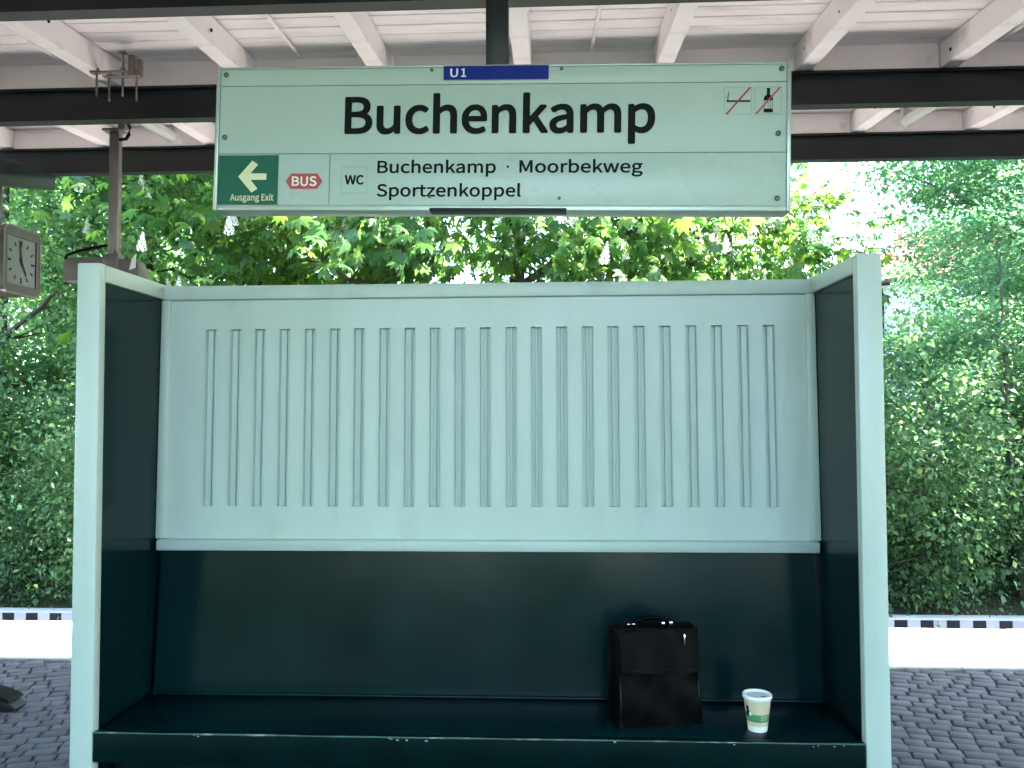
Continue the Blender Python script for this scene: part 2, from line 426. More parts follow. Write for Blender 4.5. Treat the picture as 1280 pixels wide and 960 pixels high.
# letter outlines: advance, then bezier splines (left handle, point, right handle)
GLYPHS = {"1":[0.1943,[[[0.0308,0.0089,0.0308,0.0,0.0777,0.0],[0.1246,0.0,0.1716,0.0,0.1716,0.0089],[0.1716,0.0177,0.1716,0.0266,0.1544,0.0266],[0.1373,0.0266,0.1201,0.0266,0.1201,0.1033],[0.1201,0.18,0.1201,0.2567,0.1119,0.2567],[0.1038,0.2567,0.0956,0.2567,0.0816,0.2486],[0.0651,0.2426,0.0424,0.2384,0.0424,0.2317],[0.0424,0.2249,0.0424,0.2181,0.0577,0.2181],[0.0729,0.2181,0.0882,0.2181,0.0882,0.1543],[0.0882,0.0905,0.0882,0.0266,0.0691,0.0266],[0.05,0.0266,0.0308,0.0266,0.0308,0.0177]]]],"A":[0.2129,[[[0.0303,0.0856,0.0014,0.0,0.0123,0.0],[0.0231,0.0,0.034,0.0,0.0423,0.0261],[0.0505,0.0523,0.0588,0.0784,0.0901,0.0784],[0.1214,0.0784,0.1527,0.0784,0.1608,0.0523],[0.169,0.0261,0.1772,0.0,0.1886,0.0],[0.2,0.0,0.2115,0.0,0.1824,0.0856],[0.1534,0.1711,0.1243,0.2567,0.1123,0.2567],[0.1003,0.2567,0.0882,0.2567,0.0593,0.1711]],[[0.0928,0.104,0.0669,0.104,0.0711,0.1172],[0.0753,0.1304,0.0795,0.1436,0.0886,0.1726],[0.097,0.2003,0.105,0.2304,0.1055,0.2304],[0.106,0.2304,0.1064,0.2304,0.1148,0.2006],[0.1229,0.1726,0.1324,0.1436,0.1364,0.1304],[0.1405,0.1172,0.1446,0.104,0.1187,0.104]]]],"B":[0.23,[[[0.0354,0.0856,0.0354,0.0,0.0626,0.0],[0.0898,0.0,0.1169,0.0,0.1744,0.0],[0.2143,0.0249,0.2143,0.0753,0.2143,0.1103],[0.1926,0.1306,0.1621,0.1366,0.1621,0.1371],[0.1621,0.1377,0.1621,0.1383,0.1863,0.146],[0.1996,0.1684,0.1996,0.194,0.1996,0.2391],[0.1632,0.2567,0.1113,0.2567,0.086,0.2567],[0.0607,0.2567,0.0354,0.2567,0.0354,0.1711]],[[0.0803,0.1478,0.0676,0.1478,0.0676,0.1755],[0.0676,0.2033,0.0676,0.2311,0.0808,0.2311],[0.094,0.2311,0.1071,0.2311,0.1474,0.2311],[0.1677,0.2199,0.1677,0.1898,0.1677,0.1635],[0.1499,0.1478,0.1057,0.1478,0.093,0.1478]],[[0.0825,0.0259,0.0676,0.0259,0.0676,0.0581],[0.0676,0.0903,0.0676,0.1225,0.0825,0.1225],[0.0975,0.1225,0.1124,0.1225,0.1576,0.1225],[0.1824,0.1082,0.1824,0.0763,0.1824,0.0417],[0.1565,0.0259,0.1124,0.0259,0.0975,0.0259]]]],"C":[0.2234,[[[0.0679,-0.0046,0.132,-0.0046,0.1653,-0.0046],[0.1905,0.0088,0.2108,0.0322,0.2048,0.0391],[0.1989,0.046,0.1929,0.0529,0.1765,0.0347],[0.1579,0.0238,0.1334,0.0238,0.0844,0.0238],[0.0536,0.0644,0.0536,0.1292,0.0536,0.1933],[0.0861,0.2328,0.1345,0.2328,0.1565,0.2328],[0.1733,0.223,0.187,0.2087,0.1928,0.2157],[0.1986,0.2227,0.2045,0.2297,0.1898,0.2461],[0.1653,0.2612,0.1341,0.2612,0.069,0.2612],[0.0203,0.2111,0.0203,0.1282,0.0203,0.0448]]]],"E":[0.2062,[[[0.0354,0.0856,0.0354,0.0,0.0859,0.0],[0.1364,0.0,0.187,0.0,0.187,0.0092],[0.187,0.0184,0.187,0.0277,0.1472,0.0277],[0.1074,0.0277,0.0676,0.0277,0.0676,0.0588],[0.0676,0.09,0.0676,0.1211,0.1,0.1211],[0.1325,0.1211,0.1649,0.1211,0.1649,0.1304],[0.1649,0.1396,0.1649,0.1488,0.1325,0.1488],[0.1,0.1488,0.0676,0.1488,0.0676,0.1757],[0.0676,0.2025,0.0676,0.2293,0.1061,0.2293],[0.1446,0.2293,0.1831,0.2293,0.1831,0.2384],[0.1831,0.2475,0.1831,0.2567,0.1339,0.2567],[0.0846,0.2567,0.0354,0.2567,0.0354,0.1711]]]],"M":[0.2843,[[[0.0354,0.0856,0.0354,0.0,0.0451,0.0],[0.0547,0.0,0.0644,0.0,0.0644,0.0474],[0.0644,0.0948,0.0644,0.1422,0.0644,0.1642],[0.0623,0.1954,0.0602,0.2178,0.0607,0.2178],[0.0612,0.2178,0.0616,0.2178,0.0685,0.1983],[0.0754,0.1788,0.0823,0.1593,0.0985,0.1148],[0.1147,0.0704,0.131,0.0259,0.1382,0.0259],[0.1454,0.0259,0.1527,0.0259,0.1688,0.0704],[0.1849,0.1148,0.201,0.1593,0.2079,0.1788],[0.2148,0.1983,0.2216,0.2178,0.2221,0.2178],[0.2226,0.2178,0.223,0.2178,0.2213,0.1954],[0.2188,0.1642,0.2188,0.1422,0.2188,0.0948],[0.2188,0.0474,0.2188,0.0,0.2289,0.0],[0.2389,0.0,0.2489,0.0,0.2489,0.0856],[0.2489,0.1711,0.2489,0.2567,0.236,0.2567],[0.223,0.2567,0.2101,0.2567,0.1937,0.2109],[0.1774,0.1651,0.1611,0.1194,0.1551,0.1019],[0.1499,0.0837,0.1432,0.0658,0.1427,0.0658],[0.1423,0.0658,0.1418,0.0658,0.1355,0.0837],[0.1299,0.1019,0.1232,0.1194,0.1069,0.1651],[0.0906,0.2109,0.0742,0.2567,0.0613,0.2567],[0.0483,0.2567,0.0354,0.2567,0.0354,0.1711]]]],"S":[0.2087,[[[0.07,-0.0046,0.1064,-0.0046,0.16,-0.0046],[0.1936,0.0277,0.1936,0.0683,0.1936,0.1064],[0.1705,0.1239,0.1408,0.1369,0.1286,0.1422],[0.1165,0.1474,0.1043,0.1527,0.0844,0.1611],[0.0616,0.1705,0.0616,0.1957,0.0616,0.2185],[0.0805,0.2328,0.1096,0.2328,0.1334,0.2328],[0.1523,0.2237,0.1681,0.209,0.1737,0.2159],[0.1793,0.2228,0.1849,0.2297,0.167,0.2482],[0.1401,0.2612,0.1096,0.2612,0.063,0.2612],[0.0287,0.2328,0.0287,0.1933,0.0287,0.1558],[0.0571,0.1376,0.0809,0.1275,0.0931,0.1221],[0.1054,0.1167,0.1176,0.1113,0.1422,0.1005],[0.1607,0.0921,0.1607,0.0655,0.1607,0.0406],[0.1408,0.0238,0.1068,0.0238,0.0802,0.0238],[0.0543,0.0364,0.0361,0.0557,0.0296,0.0482],[0.0232,0.0407,0.0168,0.0333,0.0389,0.0102]]]],"U":[0.2525,[[[0.0739,-0.0046,0.1264,-0.0046,0.1786,-0.0046],[0.2185,0.0235,0.2185,0.1057,0.2185,0.156],[0.2185,0.2063,0.2185,0.2567,0.2081,0.2567],[0.1977,0.2567,0.1873,0.2567,0.1873,0.2061],[0.1873,0.1556,0.1873,0.105,0.1873,0.0434],[0.1604,0.0238,0.1264,0.0238,0.0928,0.0238],[0.0665,0.0434,0.0665,0.105,0.0665,0.1556],[0.0665,0.2061,0.0665,0.2567,0.0558,0.2567],[0.0451,0.2567,0.0343,0.2567,0.0343,0.2063],[0.0343,0.156,0.0343,0.1057,0.0343,0.0235]]]],"W":[0.3074,[[[0.0453,0.0856,0.0634,0.0,0.0762,0.0],[0.0891,0.0,0.1019,0.0,0.1146,0.0516],[0.1273,0.1032,0.1401,0.1548,0.1443,0.1751],[0.1492,0.1936,0.153,0.2132,0.1535,0.2132],[0.1539,0.2132,0.1544,0.2132,0.1586,0.1936],[0.1625,0.1751,0.167,0.1548,0.18,0.1032],[0.1929,0.0516,0.2059,0.0,0.219,0.0],[0.232,0.0,0.2451,0.0,0.2627,0.0856],[0.2803,0.1711,0.298,0.2567,0.2877,0.2567],[0.2774,0.2567,0.2672,0.2567,0.2579,0.2101],[0.2487,0.1635,0.2395,0.1169,0.2349,0.0893],[0.23,0.0616,0.2255,0.0336,0.2248,0.0336],[0.2241,0.0336,0.2234,0.0336,0.2171,0.0616],[0.2115,0.0896,0.2052,0.1169,0.1933,0.1635],[0.1814,0.2101,0.1695,0.2567,0.1595,0.2567],[0.1496,0.2567,0.1397,0.2567,0.1279,0.2101],[0.1161,0.1635,0.1043,0.1169,0.098,0.0893],[0.0917,0.0616,0.0861,0.0336,0.0857,0.0336],[0.0852,0.0336,0.0847,0.0336,0.0795,0.0616],[0.0746,0.0893,0.0693,0.1169,0.0603,0.1635],[0.0514,0.2101,0.0424,0.2567,0.0313,0.2567],[0.0202,0.2567,0.0091,0.2567,0.0272,0.1711]]]],"a":[0.1971,[[[0.0441,-0.0046,0.076,-0.0046,0.0994,-0.0046],[0.1208,0.0077,0.139,0.0228,0.1394,0.0228],[0.1397,0.0228,0.1401,0.0228,0.141,0.0152],[0.1419,0.0076,0.1429,0.0,0.1516,0.0],[0.1604,0.0,0.1691,0.0,0.1691,0.039],[0.1691,0.078,0.1691,0.1169,0.1691,0.1642],[0.1499,0.195,0.1033,0.195,0.0725,0.195],[0.0459,0.1814,0.0287,0.1702,0.0328,0.1628],[0.0369,0.1555,0.041,0.1481,0.056,0.1583],[0.076,0.1684,0.098,0.1684,0.1292,0.1684],[0.1373,0.145,0.1373,0.1204,0.0564,0.1113],[0.0207,0.0907,0.0207,0.0494,0.0207,0.0151]],[[0.1033,0.0214,0.0851,0.0214,0.0662,0.0214],[0.0515,0.0298,0.0515,0.0515,0.0515,0.076],[0.0732,0.0917,0.1373,0.0991,0.1373,0.0815],[0.1373,0.0638,0.1373,0.0462,0.1187,0.0298]]]],"b":[0.2164,[[[0.0984,-0.0046,0.1159,-0.0046,0.1593,-0.0046],[0.1985,0.0329,0.1985,0.098,0.1985,0.1569],[0.1719,0.195,0.1229,0.195,0.1015,0.195],[0.0805,0.1831,0.063,0.1684,0.0635,0.1797],[0.064,0.1911,0.0644,0.2024,0.0644,0.2278],[0.0644,0.2533,0.0644,0.2787,0.0537,0.2787],[0.043,0.2787,0.0322,0.2787,0.0322,0.1858],[0.0322,0.0929,0.0322,0.0,0.0407,0.0],[0.0493,0.0,0.0578,0.0,0.0587,0.0065],[0.0596,0.0131,0.0606,0.0196,0.061,0.0196],[0.0615,0.0196,0.062,0.0196,0.0784,0.0046]],[[0.1422,0.0224,0.1106,0.0224,0.098,0.0224],[0.0809,0.0273,0.0644,0.042,0.0644,0.0754],[0.0644,0.1088,0.0644,0.1422,0.0823,0.159],[0.0991,0.1681,0.1148,0.1681,0.1513,0.1681],[0.1653,0.1401,0.1653,0.0977,0.1653,0.0508]]]],"c":[0.1786,[[[0.0567,-0.0046,0.1071,-0.0046,0.1299,-0.0046],[0.1516,0.0046,0.1688,0.0193,0.1641,0.0265],[0.1594,0.0337,0.1548,0.041,0.1429,0.0305],[0.1275,0.0221,0.1099,0.0221,0.0749,0.0221],[0.0511,0.0511,0.0511,0.0949,0.0511,0.1387],[0.0763,0.1681,0.111,0.1681,0.1257,0.1681],[0.138,0.1614,0.1488,0.1516,0.1542,0.1586],[0.1595,0.1656,0.1649,0.1726,0.1516,0.1845],[0.1345,0.195,0.1096,0.195,0.0606,0.195],[0.0182,0.1583,0.0182,0.0949,0.0182,0.0319]]]],"e":[0.194,[[[0.0585,-0.0046,0.1092,-0.0046,0.1348,-0.0046],[0.1551,0.0039,0.1716,0.0147,0.1678,0.0218],[0.1641,0.0289,0.1604,0.0361,0.146,0.0266],[0.1313,0.021,0.1127,0.021,0.0767,0.021],[0.0518,0.0469,0.0497,0.0875,0.0924,0.0875],[0.1352,0.0875,0.1779,0.0875,0.1786,0.0924],[0.1793,0.0987,0.1793,0.1057,0.1793,0.16],[0.152,0.195,0.1033,0.195,0.0599,0.195],[0.0182,0.1569,0.0182,0.0949,0.0182,0.0322]],[[0.0833,0.1103,0.0494,0.1103,0.0532,0.1481],[0.077,0.1695,0.104,0.1695,0.1338,0.1695],[0.1513,0.1488,0.1513,0.1103,0.1173,0.1103]]]],"g":[0.1975,[[[0.0501,-0.0875,0.0963,-0.0875,0.1551,-0.0875],[0.1926,-0.0571,0.1926,-0.0217,0.1926,0.0098],[0.1702,0.0235,0.1264,0.0235,0.1139,0.0235],[0.1014,0.0235,0.0889,0.0235,0.0634,0.0235],[0.0557,0.0322,0.0557,0.0441,0.0557,0.0546],[0.0609,0.0609,0.0679,0.0669,0.0763,0.0627],[0.0868,0.0602,0.0959,0.0602,0.1352,0.0602],[0.1656,0.0858,0.1656,0.1264,0.1656,0.1429],[0.1593,0.1569,0.1502,0.1656,0.1632,0.1656],[0.1761,0.1656,0.1891,0.1656,0.1891,0.1738],[0.1891,0.182,0.1891,0.1901,0.167,0.1901],[0.145,0.1901,0.1229,0.1901,0.1162,0.1929],[0.1068,0.195,0.0959,0.195,0.0578,0.195],[0.0249,0.1688,0.0249,0.1271,0.0249,0.1043],[0.0371,0.0858,0.0497,0.076,0.0497,0.0755],[0.0497,0.075,0.0497,0.0746,0.0396,0.0676],[0.0287,0.055,0.0287,0.0392,0.0287,0.0242],[0.0361,0.014,0.0459,0.0081,0.0459,0.0075],[0.0459,0.0069,0.0459,0.0063,0.028,-0.0046],[0.0179,-0.0203,0.0179,-0.0368,0.0179,-0.0693]],[[0.118,0.0819,0.0959,0.0819,0.0742,0.0819],[0.0557,0.0994,0.0557,0.1271,0.0557,0.1551],[0.0739,0.1716,0.0959,0.1716,0.1187,0.1716],[0.1366,0.1551,0.1366,0.1271,0.1366,0.0994]],[[0.1376,-0.0655,0.1008,-0.0655,0.0662,-0.0655],[0.0459,-0.0525,0.0459,-0.0322,0.0459,-0.0214],[0.0515,-0.0098,0.0651,0.0,0.0735,-0.0021],[0.0826,-0.0028,0.0896,-0.0028,0.1006,-0.0028],[0.1116,-0.0028,0.1225,-0.0028,0.1478,-0.0028],[0.1611,-0.0091,0.1611,-0.027,0.1611,-0.0466]]]],"h":[0.2125,[[[0.0322,0.0929,0.0322,0.0,0.043,0.0],[0.0537,0.0,0.0644,0.0,0.0644,0.046],[0.0644,0.092,0.0644,0.138,0.0833,0.1572],[0.0966,0.167,0.1162,0.167,0.1415,0.167],[0.1523,0.152,0.1523,0.1162,0.1523,0.0775],[0.1523,0.0387,0.1523,0.0,0.1629,0.0],[0.1736,0.0,0.1842,0.0,0.1842,0.0401],[0.1842,0.0803,0.1842,0.1204,0.1842,0.1688],[0.166,0.195,0.1261,0.195,0.1001,0.195],[0.0805,0.1807,0.063,0.1632,0.0635,0.1762],[0.064,0.1893,0.0644,0.2024,0.0644,0.2278],[0.0644,0.2533,0.0644,0.2787,0.0537,0.2787],[0.043,0.2787,0.0322,0.2787,0.0322,0.1858]]]],"i":[0.0963,[[[0.0322,0.0634,0.0322,0.0,0.043,0.0],[0.0537,0.0,0.0644,0.0,0.0644,0.0634],[0.0644,0.1268,0.0644,0.1901,0.0537,0.1901],[0.043,0.1901,0.0322,0.1901,0.0322,0.1268]],[[0.0357,0.2293,0.0483,0.2293,0.0609,0.2293],[0.0697,0.2377,0.0697,0.2507,0.0697,0.263],[0.0609,0.2714,0.0483,0.2714,0.0357,0.2714],[0.0273,0.263,0.0273,0.2507,0.0273,0.2377]]]],"k":[0.1933,[[[0.0322,0.0929,0.0322,0.0,0.0427,0.0],[0.0532,0.0,0.0637,0.0,0.0637,0.0167],[0.0637,0.0334,0.0637,0.0501,0.0756,0.064],[0.0875,0.0778,0.0994,0.0917,0.118,0.0612],[0.1366,0.0306,0.1551,0.0,0.1667,0.0],[0.1782,0.0,0.1898,0.0,0.1658,0.0378],[0.1419,0.0756,0.118,0.1134,0.1391,0.139],[0.1602,0.1646,0.1814,0.1901,0.1695,0.1901],[0.1576,0.1901,0.1457,0.1901,0.1188,0.1567],[0.092,0.1234,0.0651,0.09,0.0647,0.09],[0.0642,0.09,0.0637,0.09,0.0637,0.1529],[0.0637,0.2158,0.0637,0.2787,0.0532,0.2787],[0.0427,0.2787,0.0322,0.2787,0.0322,0.1858]]]],"l":[0.0994,[[[0.042,-0.0046,0.0658,-0.0046,0.0746,-0.0046],[0.0798,-0.0032,0.0844,-0.0018,0.0829,0.0064],[0.0813,0.0146,0.0798,0.0228,0.0763,0.0221],[0.0749,0.0221,0.0732,0.0221,0.0683,0.0221],[0.0644,0.0259,0.0644,0.0357,0.0644,0.1167],[0.0644,0.1977,0.0644,0.2787,0.0537,0.2787],[0.043,0.2787,0.0322,0.2787,0.0322,0.1984],[0.0322,0.1181,0.0322,0.0378,0.0322,0.0109]]]],"m":[0.3242,[[[0.0322,0.0634,0.0322,0.0,0.043,0.0],[0.0537,0.0,0.0644,0.0,0.0644,0.046],[0.0644,0.092,0.0644,0.138,0.0816,0.1576],[0.0977,0.167,0.112,0.167,0.1362,0.167],[0.1474,0.152,0.1474,0.1162,0.1474,0.0775],[0.1474,0.0387,0.1474,0.0,0.158,0.0],[0.1687,0.0,0.1793,0.0,0.1793,0.046],[0.1793,0.092,0.1793,0.138,0.1971,0.1576],[0.2125,0.167,0.2272,0.167,0.2514,0.167],[0.2626,0.152,0.2626,0.1162,0.2626,0.0775],[0.2626,0.0387,0.2626,0.0,0.2732,0.0],[0.2838,0.0,0.2945,0.0,0.2945,0.0401],[0.2945,0.0803,0.2945,0.1204,0.2945,0.1688],[0.2759,0.195,0.237,0.195,0.2136,0.195],[0.194,0.18,0.174,0.1586,0.1663,0.181],[0.1509,0.195,0.1215,0.195,0.0987,0.195],[0.0791,0.1807,0.0623,0.1625,0.0621,0.1625],[0.0619,0.1625,0.0616,0.1625,0.0606,0.1717],[0.0595,0.1809,0.0585,0.1901,0.0497,0.1901],[0.041,0.1901,0.0322,0.1901,0.0322,0.1268]]]],"n":[0.2136,[[[0.0322,0.0634,0.0322,0.0,0.043,0.0],[0.0537,0.0,0.0644,0.0,0.0644,0.046],[0.0644,0.092,0.0644,0.138,0.0833,0.1572],[0.0966,0.167,0.1162,0.167,0.1415,0.167],[0.1523,0.152,0.1523,0.1162,0.1523,0.0775],[0.1523,0.0387,0.1523,0.0,0.1629,0.0],[0.1736,0.0,0.1842,0.0,0.1842,0.0401],[0.1842,0.0803,0.1842,0.1204,0.1842,0.1688],[0.166,0.195,0.1261,0.195,0.1001,0.195],[0.0802,0.1807,0.0623,0.1625,0.0621,0.1625],[0.0619,0.1625,0.0616,0.1625,0.0606,0.1717],[0.0595,0.1809,0.0585,0.1901,0.0497,0.1901],[0.041,0.1901,0.0322,0.1901,0.0322,0.1268]]]],"o":[0.2122,[[[0.0595,-0.0046,0.1061,-0.0046,0.1527,-0.0046],[0.194,0.0319,0.194,0.0949,0.194,0.1583],[0.1527,0.195,0.1061,0.195,0.0595,0.195],[0.0182,0.1583,0.0182,0.0949,0.0182,0.0319]],[[0.139,0.0221,0.1061,0.0221,0.0732,0.0221],[0.0511,0.0511,0.0511,0.0949,0.0511,0.1387],[0.0732,0.1681,0.1061,0.1681,0.139,0.1681],[0.1614,0.1387,0.1614,0.0949,0.1614,0.0511]]]],"p":[0.2171,[[[0.0322,0.0099,0.0322,-0.0802,0.043,-0.0802],[0.0537,-0.0802,0.0644,-0.0802,0.0644,-0.0587],[0.0644,-0.0372,0.0644,-0.0158,0.0641,-0.0047],[0.0637,0.0064,0.0634,0.0175,0.0805,0.0032],[0.0987,-0.0046,0.1159,-0.0046,0.1593,-0.0046],[0.1985,0.0329,0.1985,0.098,0.1985,0.1569],[0.1719,0.195,0.1229,0.195,0.1008,0.195],[0.0795,0.1824,0.0623,0.1681,0.0621,0.1681],[0.0619,0.1681,0.0616,0.1681,0.0606,0.1754],[0.0595,0.1828,0.0585,0.1901,0.0497,0.1901],[0.041,0.1901,0.0322,0.1901,0.0322,0.1]],[[0.1422,0.0224,0.1106,0.0224,0.098,0.0224],[0.0812,0.0273,0.0644,0.042,0.0644,0.0754],[0.0644,0.1088,0.0644,0.1422,0.0826,0.159],[0.0991,0.1681,0.1148,0.1681,0.1513,0.1681],[0.1653,0.1401,0.1653,0.0977,0.1653,0.0508]]]],"r":[0.1359,[[[0.0322,0.0634,0.0322,0.0,0.043,0.0],[0.0537,0.0,0.0644,0.0,0.0644,0.0407],[0.0644,0.0815,0.0644,0.1222,0.077,0.1544],[0.0963,0.1663,0.112,0.1663,0.1201,0.1663],[0.1243,0.1653,0.1306,0.1632,0.1326,0.1724],[0.1346,0.1816,0.1366,0.1908,0.1306,0.194],[0.1246,0.195,0.1162,0.195,0.0952,0.195],[0.0756,0.1796,0.0623,0.1555,0.0621,0.1555],[0.0619,0.1555,0.0616,0.1555,0.0606,0.167],[0.0595,0.1786,0.0585,0.1901,0.0497,0.1901],[0.041,0.1901,0.0322,0.1901,0.0322,0.1268]]]],"s":[0.1639,[[[0.055,-0.0046,0.0819,-0.0046,0.1268,-0.0046],[0.1509,0.021,0.1509,0.0518,0.1509,0.0879],[0.1208,0.0992,0.0931,0.1096,0.0718,0.1176],[0.0522,0.1246,0.0522,0.1425,0.0522,0.1576],[0.0634,0.1702,0.0875,0.1702,0.1043,0.1702],[0.1176,0.1628,0.1306,0.1534,0.1357,0.16],[0.1409,0.1667,0.146,0.1733,0.1317,0.1852],[0.1106,0.195,0.0872,0.195,0.0455,0.195],[0.0217,0.1712,0.0217,0.1411,0.0217,0.1085],[0.0504,0.0959,0.077,0.0861,0.098,0.0784],[0.1204,0.0693,0.1204,0.0501,0.1204,0.0336],[0.1082,0.0203,0.083,0.0203,0.0602,0.0203],[0.0434,0.0294,0.0266,0.0431,0.0215,0.0359],[0.0163,0.0288,0.0112,0.0217,0.0291,0.0067]]]],"t":[0.132,[[[0.0515,-0.0046,0.0917,-0.0046,0.1036,-0.0046],[0.1162,-0.0011,0.1271,0.0025,0.125,0.0105],[0.1229,0.0186,0.1208,0.0266,0.1145,0.0238],[0.1061,0.0214,0.0991,0.0214,0.077,0.0214],[0.0697,0.0347,0.0697,0.0578,0.0697,0.0933],[0.0697,0.1287,0.0697,0.1642,0.087,0.1642],[0.1042,0.1642,0.1215,0.1642,0.1215,0.1729],[0.1215,0.1815,0.1215,0.1901,0.1042,0.1901],[0.087,0.1901,0.0697,0.1901,0.0697,0.208],[0.0697,0.2258,0.0697,0.2437,0.0608,0.2437],[0.0519,0.2437,0.0431,0.2437,0.0419,0.2258],[0.0407,0.208,0.0396,0.1901,0.0295,0.1895],[0.0195,0.189,0.0095,0.1884,0.0095,0.1803],[0.0095,0.1723,0.0095,0.1642,0.0189,0.1642],[0.0284,0.1642,0.0378,0.1642,0.0378,0.1291],[0.0378,0.094,0.0378,0.0588,0.0378,0.0207]]]],"u":[0.2125,[[[0.0476,-0.0046,0.0879,-0.0046,0.1138,-0.0046],[0.1327,0.0091,0.1506,0.0298,0.1509,0.0298],[0.1513,0.0298,0.1516,0.0298,0.1524,0.0198],[0.1532,0.0099,0.1541,0.0,0.1629,0.0],[0.1718,0.0,0.1807,0.0,0.1807,0.0634],[0.1807,0.1268,0.1807,0.1901,0.1701,0.1901],[0.1594,0.1901,0.1488,0.1901,0.1488,0.1452],[0.1488,0.1003,0.1488,0.0553,0.1306,0.0329],[0.1169,0.0231,0.0973,0.0231,0.0721,0.0231],[0.0616,0.0382,0.0616,0.0735,0.0616,0.1124],[0.0616,0.1513,0.0616,0.1901,0.0509,0.1901],[0.0401,0.1901,0.0294,0.1901,0.0294,0.15],[0.0294,0.1098,0.0294,0.0697,0.0294,0.021]]]],"w":[0.2808,[[[0.0447,0.0634,0.0623,0.0,0.0747,0.0],[0.0871,0.0,0.0994,0.0,0.1084,0.034],[0.1174,0.0679,0.1264,0.1019,0.1313,0.1201],[0.1352,0.138,0.1394,0.1572,0.1399,0.1572],[0.1405,0.1572,0.1411,0.1572,0.1457,0.138],[0.1492,0.1204,0.1541,0.1026,0.1632,0.0684],[0.1723,0.0342,0.1814,0.0,0.1943,0.0],[0.2073,0.0,0.2202,0.0,0.2374,0.0634],[0.2546,0.1268,0.2717,0.1901,0.2614,0.1901],[0.2512,0.1901,0.2409,0.1901,0.2317,0.1535],[0.2225,0.1168,0.2132,0.0802,0.209,0.062],[0.2055,0.0448,0.2017,0.0273,0.2011,0.0273],[0.2005,0.0273,0.1999,0.0273,0.1954,0.0448],[0.1912,0.062,0.1866,0.0802,0.1767,0.1168],[0.1668,0.1535,0.1569,0.1901,0.1465,0.1901],[0.1361,0.1901,0.1257,0.1901,0.1158,0.1535],[0.1059,0.1168,0.0959,0.0802,0.0914,0.062],[0.0872,0.0448,0.0833,0.0273,0.0827,0.0273],[0.0822,0.0273,0.0816,0.0273,0.0777,0.0448],[0.0742,0.062,0.0704,0.0802,0.0609,0.1168],[0.0515,0.1535,0.042,0.1901,0.0312,0.1901],[0.0203,0.1901,0.0095,0.1901,0.0271,0.1268]]]],"x":[0.1744,[[[0.0261,0.033,0.0053,0.0,0.0165,0.0],[0.0277,0.0,0.0389,0.0,0.0474,0.0148],[0.0559,0.0296,0.0644,0.0445,0.0711,0.056],[0.077,0.0676,0.0837,0.0784,0.0843,0.0784],[0.0849,0.0784,0.0854,0.0784,0.0928,0.0676],[0.0998,0.056,0.1061,0.0445,0.1154,0.0296],[0.1248,0.0148,0.1341,0.0,0.1458,0.0],[0.1574,0.0,0.1691,0.0,0.1482,0.032],[0.1273,0.064,0.1064,0.0959,0.1257,0.1273],[0.145,0.1587,0.1642,0.1901,0.1531,0.1901],[0.142,0.1901,0.131,0.1901,0.1231,0.1762],[0.1153,0.1623,0.1075,0.1485,0.1015,0.1376],[0.0963,0.1275,0.0907,0.1166,0.0901,0.1166],[0.0895,0.1166,0.0889,0.1166,0.0826,0.1275],[0.076,0.1376,0.0704,0.1485,0.0619,0.1623],[0.0533,0.1762,0.0448,0.1901,0.0333,0.1901],[0.0217,0.1901,0.0102,0.1901,0.0294,0.1598],[0.0487,0.1294,0.0679,0.0991,0.047,0.0661]]]],"z":[0.1663,[[[0.0123,0.0057,0.0123,0.0,0.0602,0.0],[0.1082,0.0,0.1562,0.0,0.1562,0.0086],[0.1562,0.0173,0.1562,0.0259,0.1216,0.0259],[0.0871,0.0259,0.0525,0.0259,0.086,0.0749],[0.1195,0.1239,0.153,0.173,0.153,0.1787],[0.153,0.1844,0.153,0.1901,0.1097,0.1901],[0.0664,0.1901,0.0231,0.1901,0.0231,0.1815],[0.0231,0.1729,0.0231,0.1642,0.0529,0.1642],[0.0826,0.1642,0.1124,0.1642,0.079,0.1152],[0.0456,0.0662,0.0123,0.0172,0.0123,0.0114]]]],"\u00b7":[0.3501,[[[0.1957,0.1702,0.1751,0.1702,0.1544,0.1702],[0.138,0.1537,0.138,0.1331,0.138,0.1124],[0.1544,0.0959,0.1751,0.0959,0.1957,0.0959],[0.2122,0.1124,0.2122,0.1331,0.2122,0.1537]]]]}

# ------------------------------------------------------------------ the setting: ground, track bed, platform
def ground_z(y):
    pts = [(-400, 3.0), (-16, 1.2), (-8, -1.2), (10.3, -1.2), (10.55, -0.96), (11.7, -0.5), (15.5, 0.7), (26, 1.1), (900, 1.1)]
    return float(np.interp(y, [p[0] for p in pts], [p[1] for p in pts]))


ys = [-400, -120, -40, -16, -12, -8, -4, 0, 4, 8, 10, 10.3, 10.55, 10.9, 11.2, 11.9, 12.7, 13.6, 14.6, 15.5, 18, 21, 26, 35, 50, 90, 200, 450, 900]
xs = [-600, -250, -100] + [x for x in np.arange(-40, 41, 1.6)] + [100, 250, 600]
V = []
for y in ys:
    for x in xs:
        b = 0.10 * math.sin(x * 1.7 + y) + 0.07 * math.sin(x * 0.6 - y * 2.1) if 10.8 < y < 40 else 0.0
        V.append((x, y, ground_z(y) + b))
nx = len(xs)
Q = [(j * nx + i, j * nx + i + 1, (j + 1) * nx + i + 1, (j + 1) * nx + i) for j in range(len(ys) - 1) for i in range(nx - 1)]
g = obj('ground', np_mesh('ground', V, Q), M_GROUND)
tag(g, kind='structure')
for (a, b) in ((6.3, 10.28), (-7.6, -1.9)):
    o = obj('track_bed', np_mesh('track_bed', [(-60, a, -1.19), (60, a, -1.19), (60, b, -1.19), (-60, b, -1.19)], [(0, 1, 2, 3)]), M_BALLAST)
    tag(o, kind='structure')

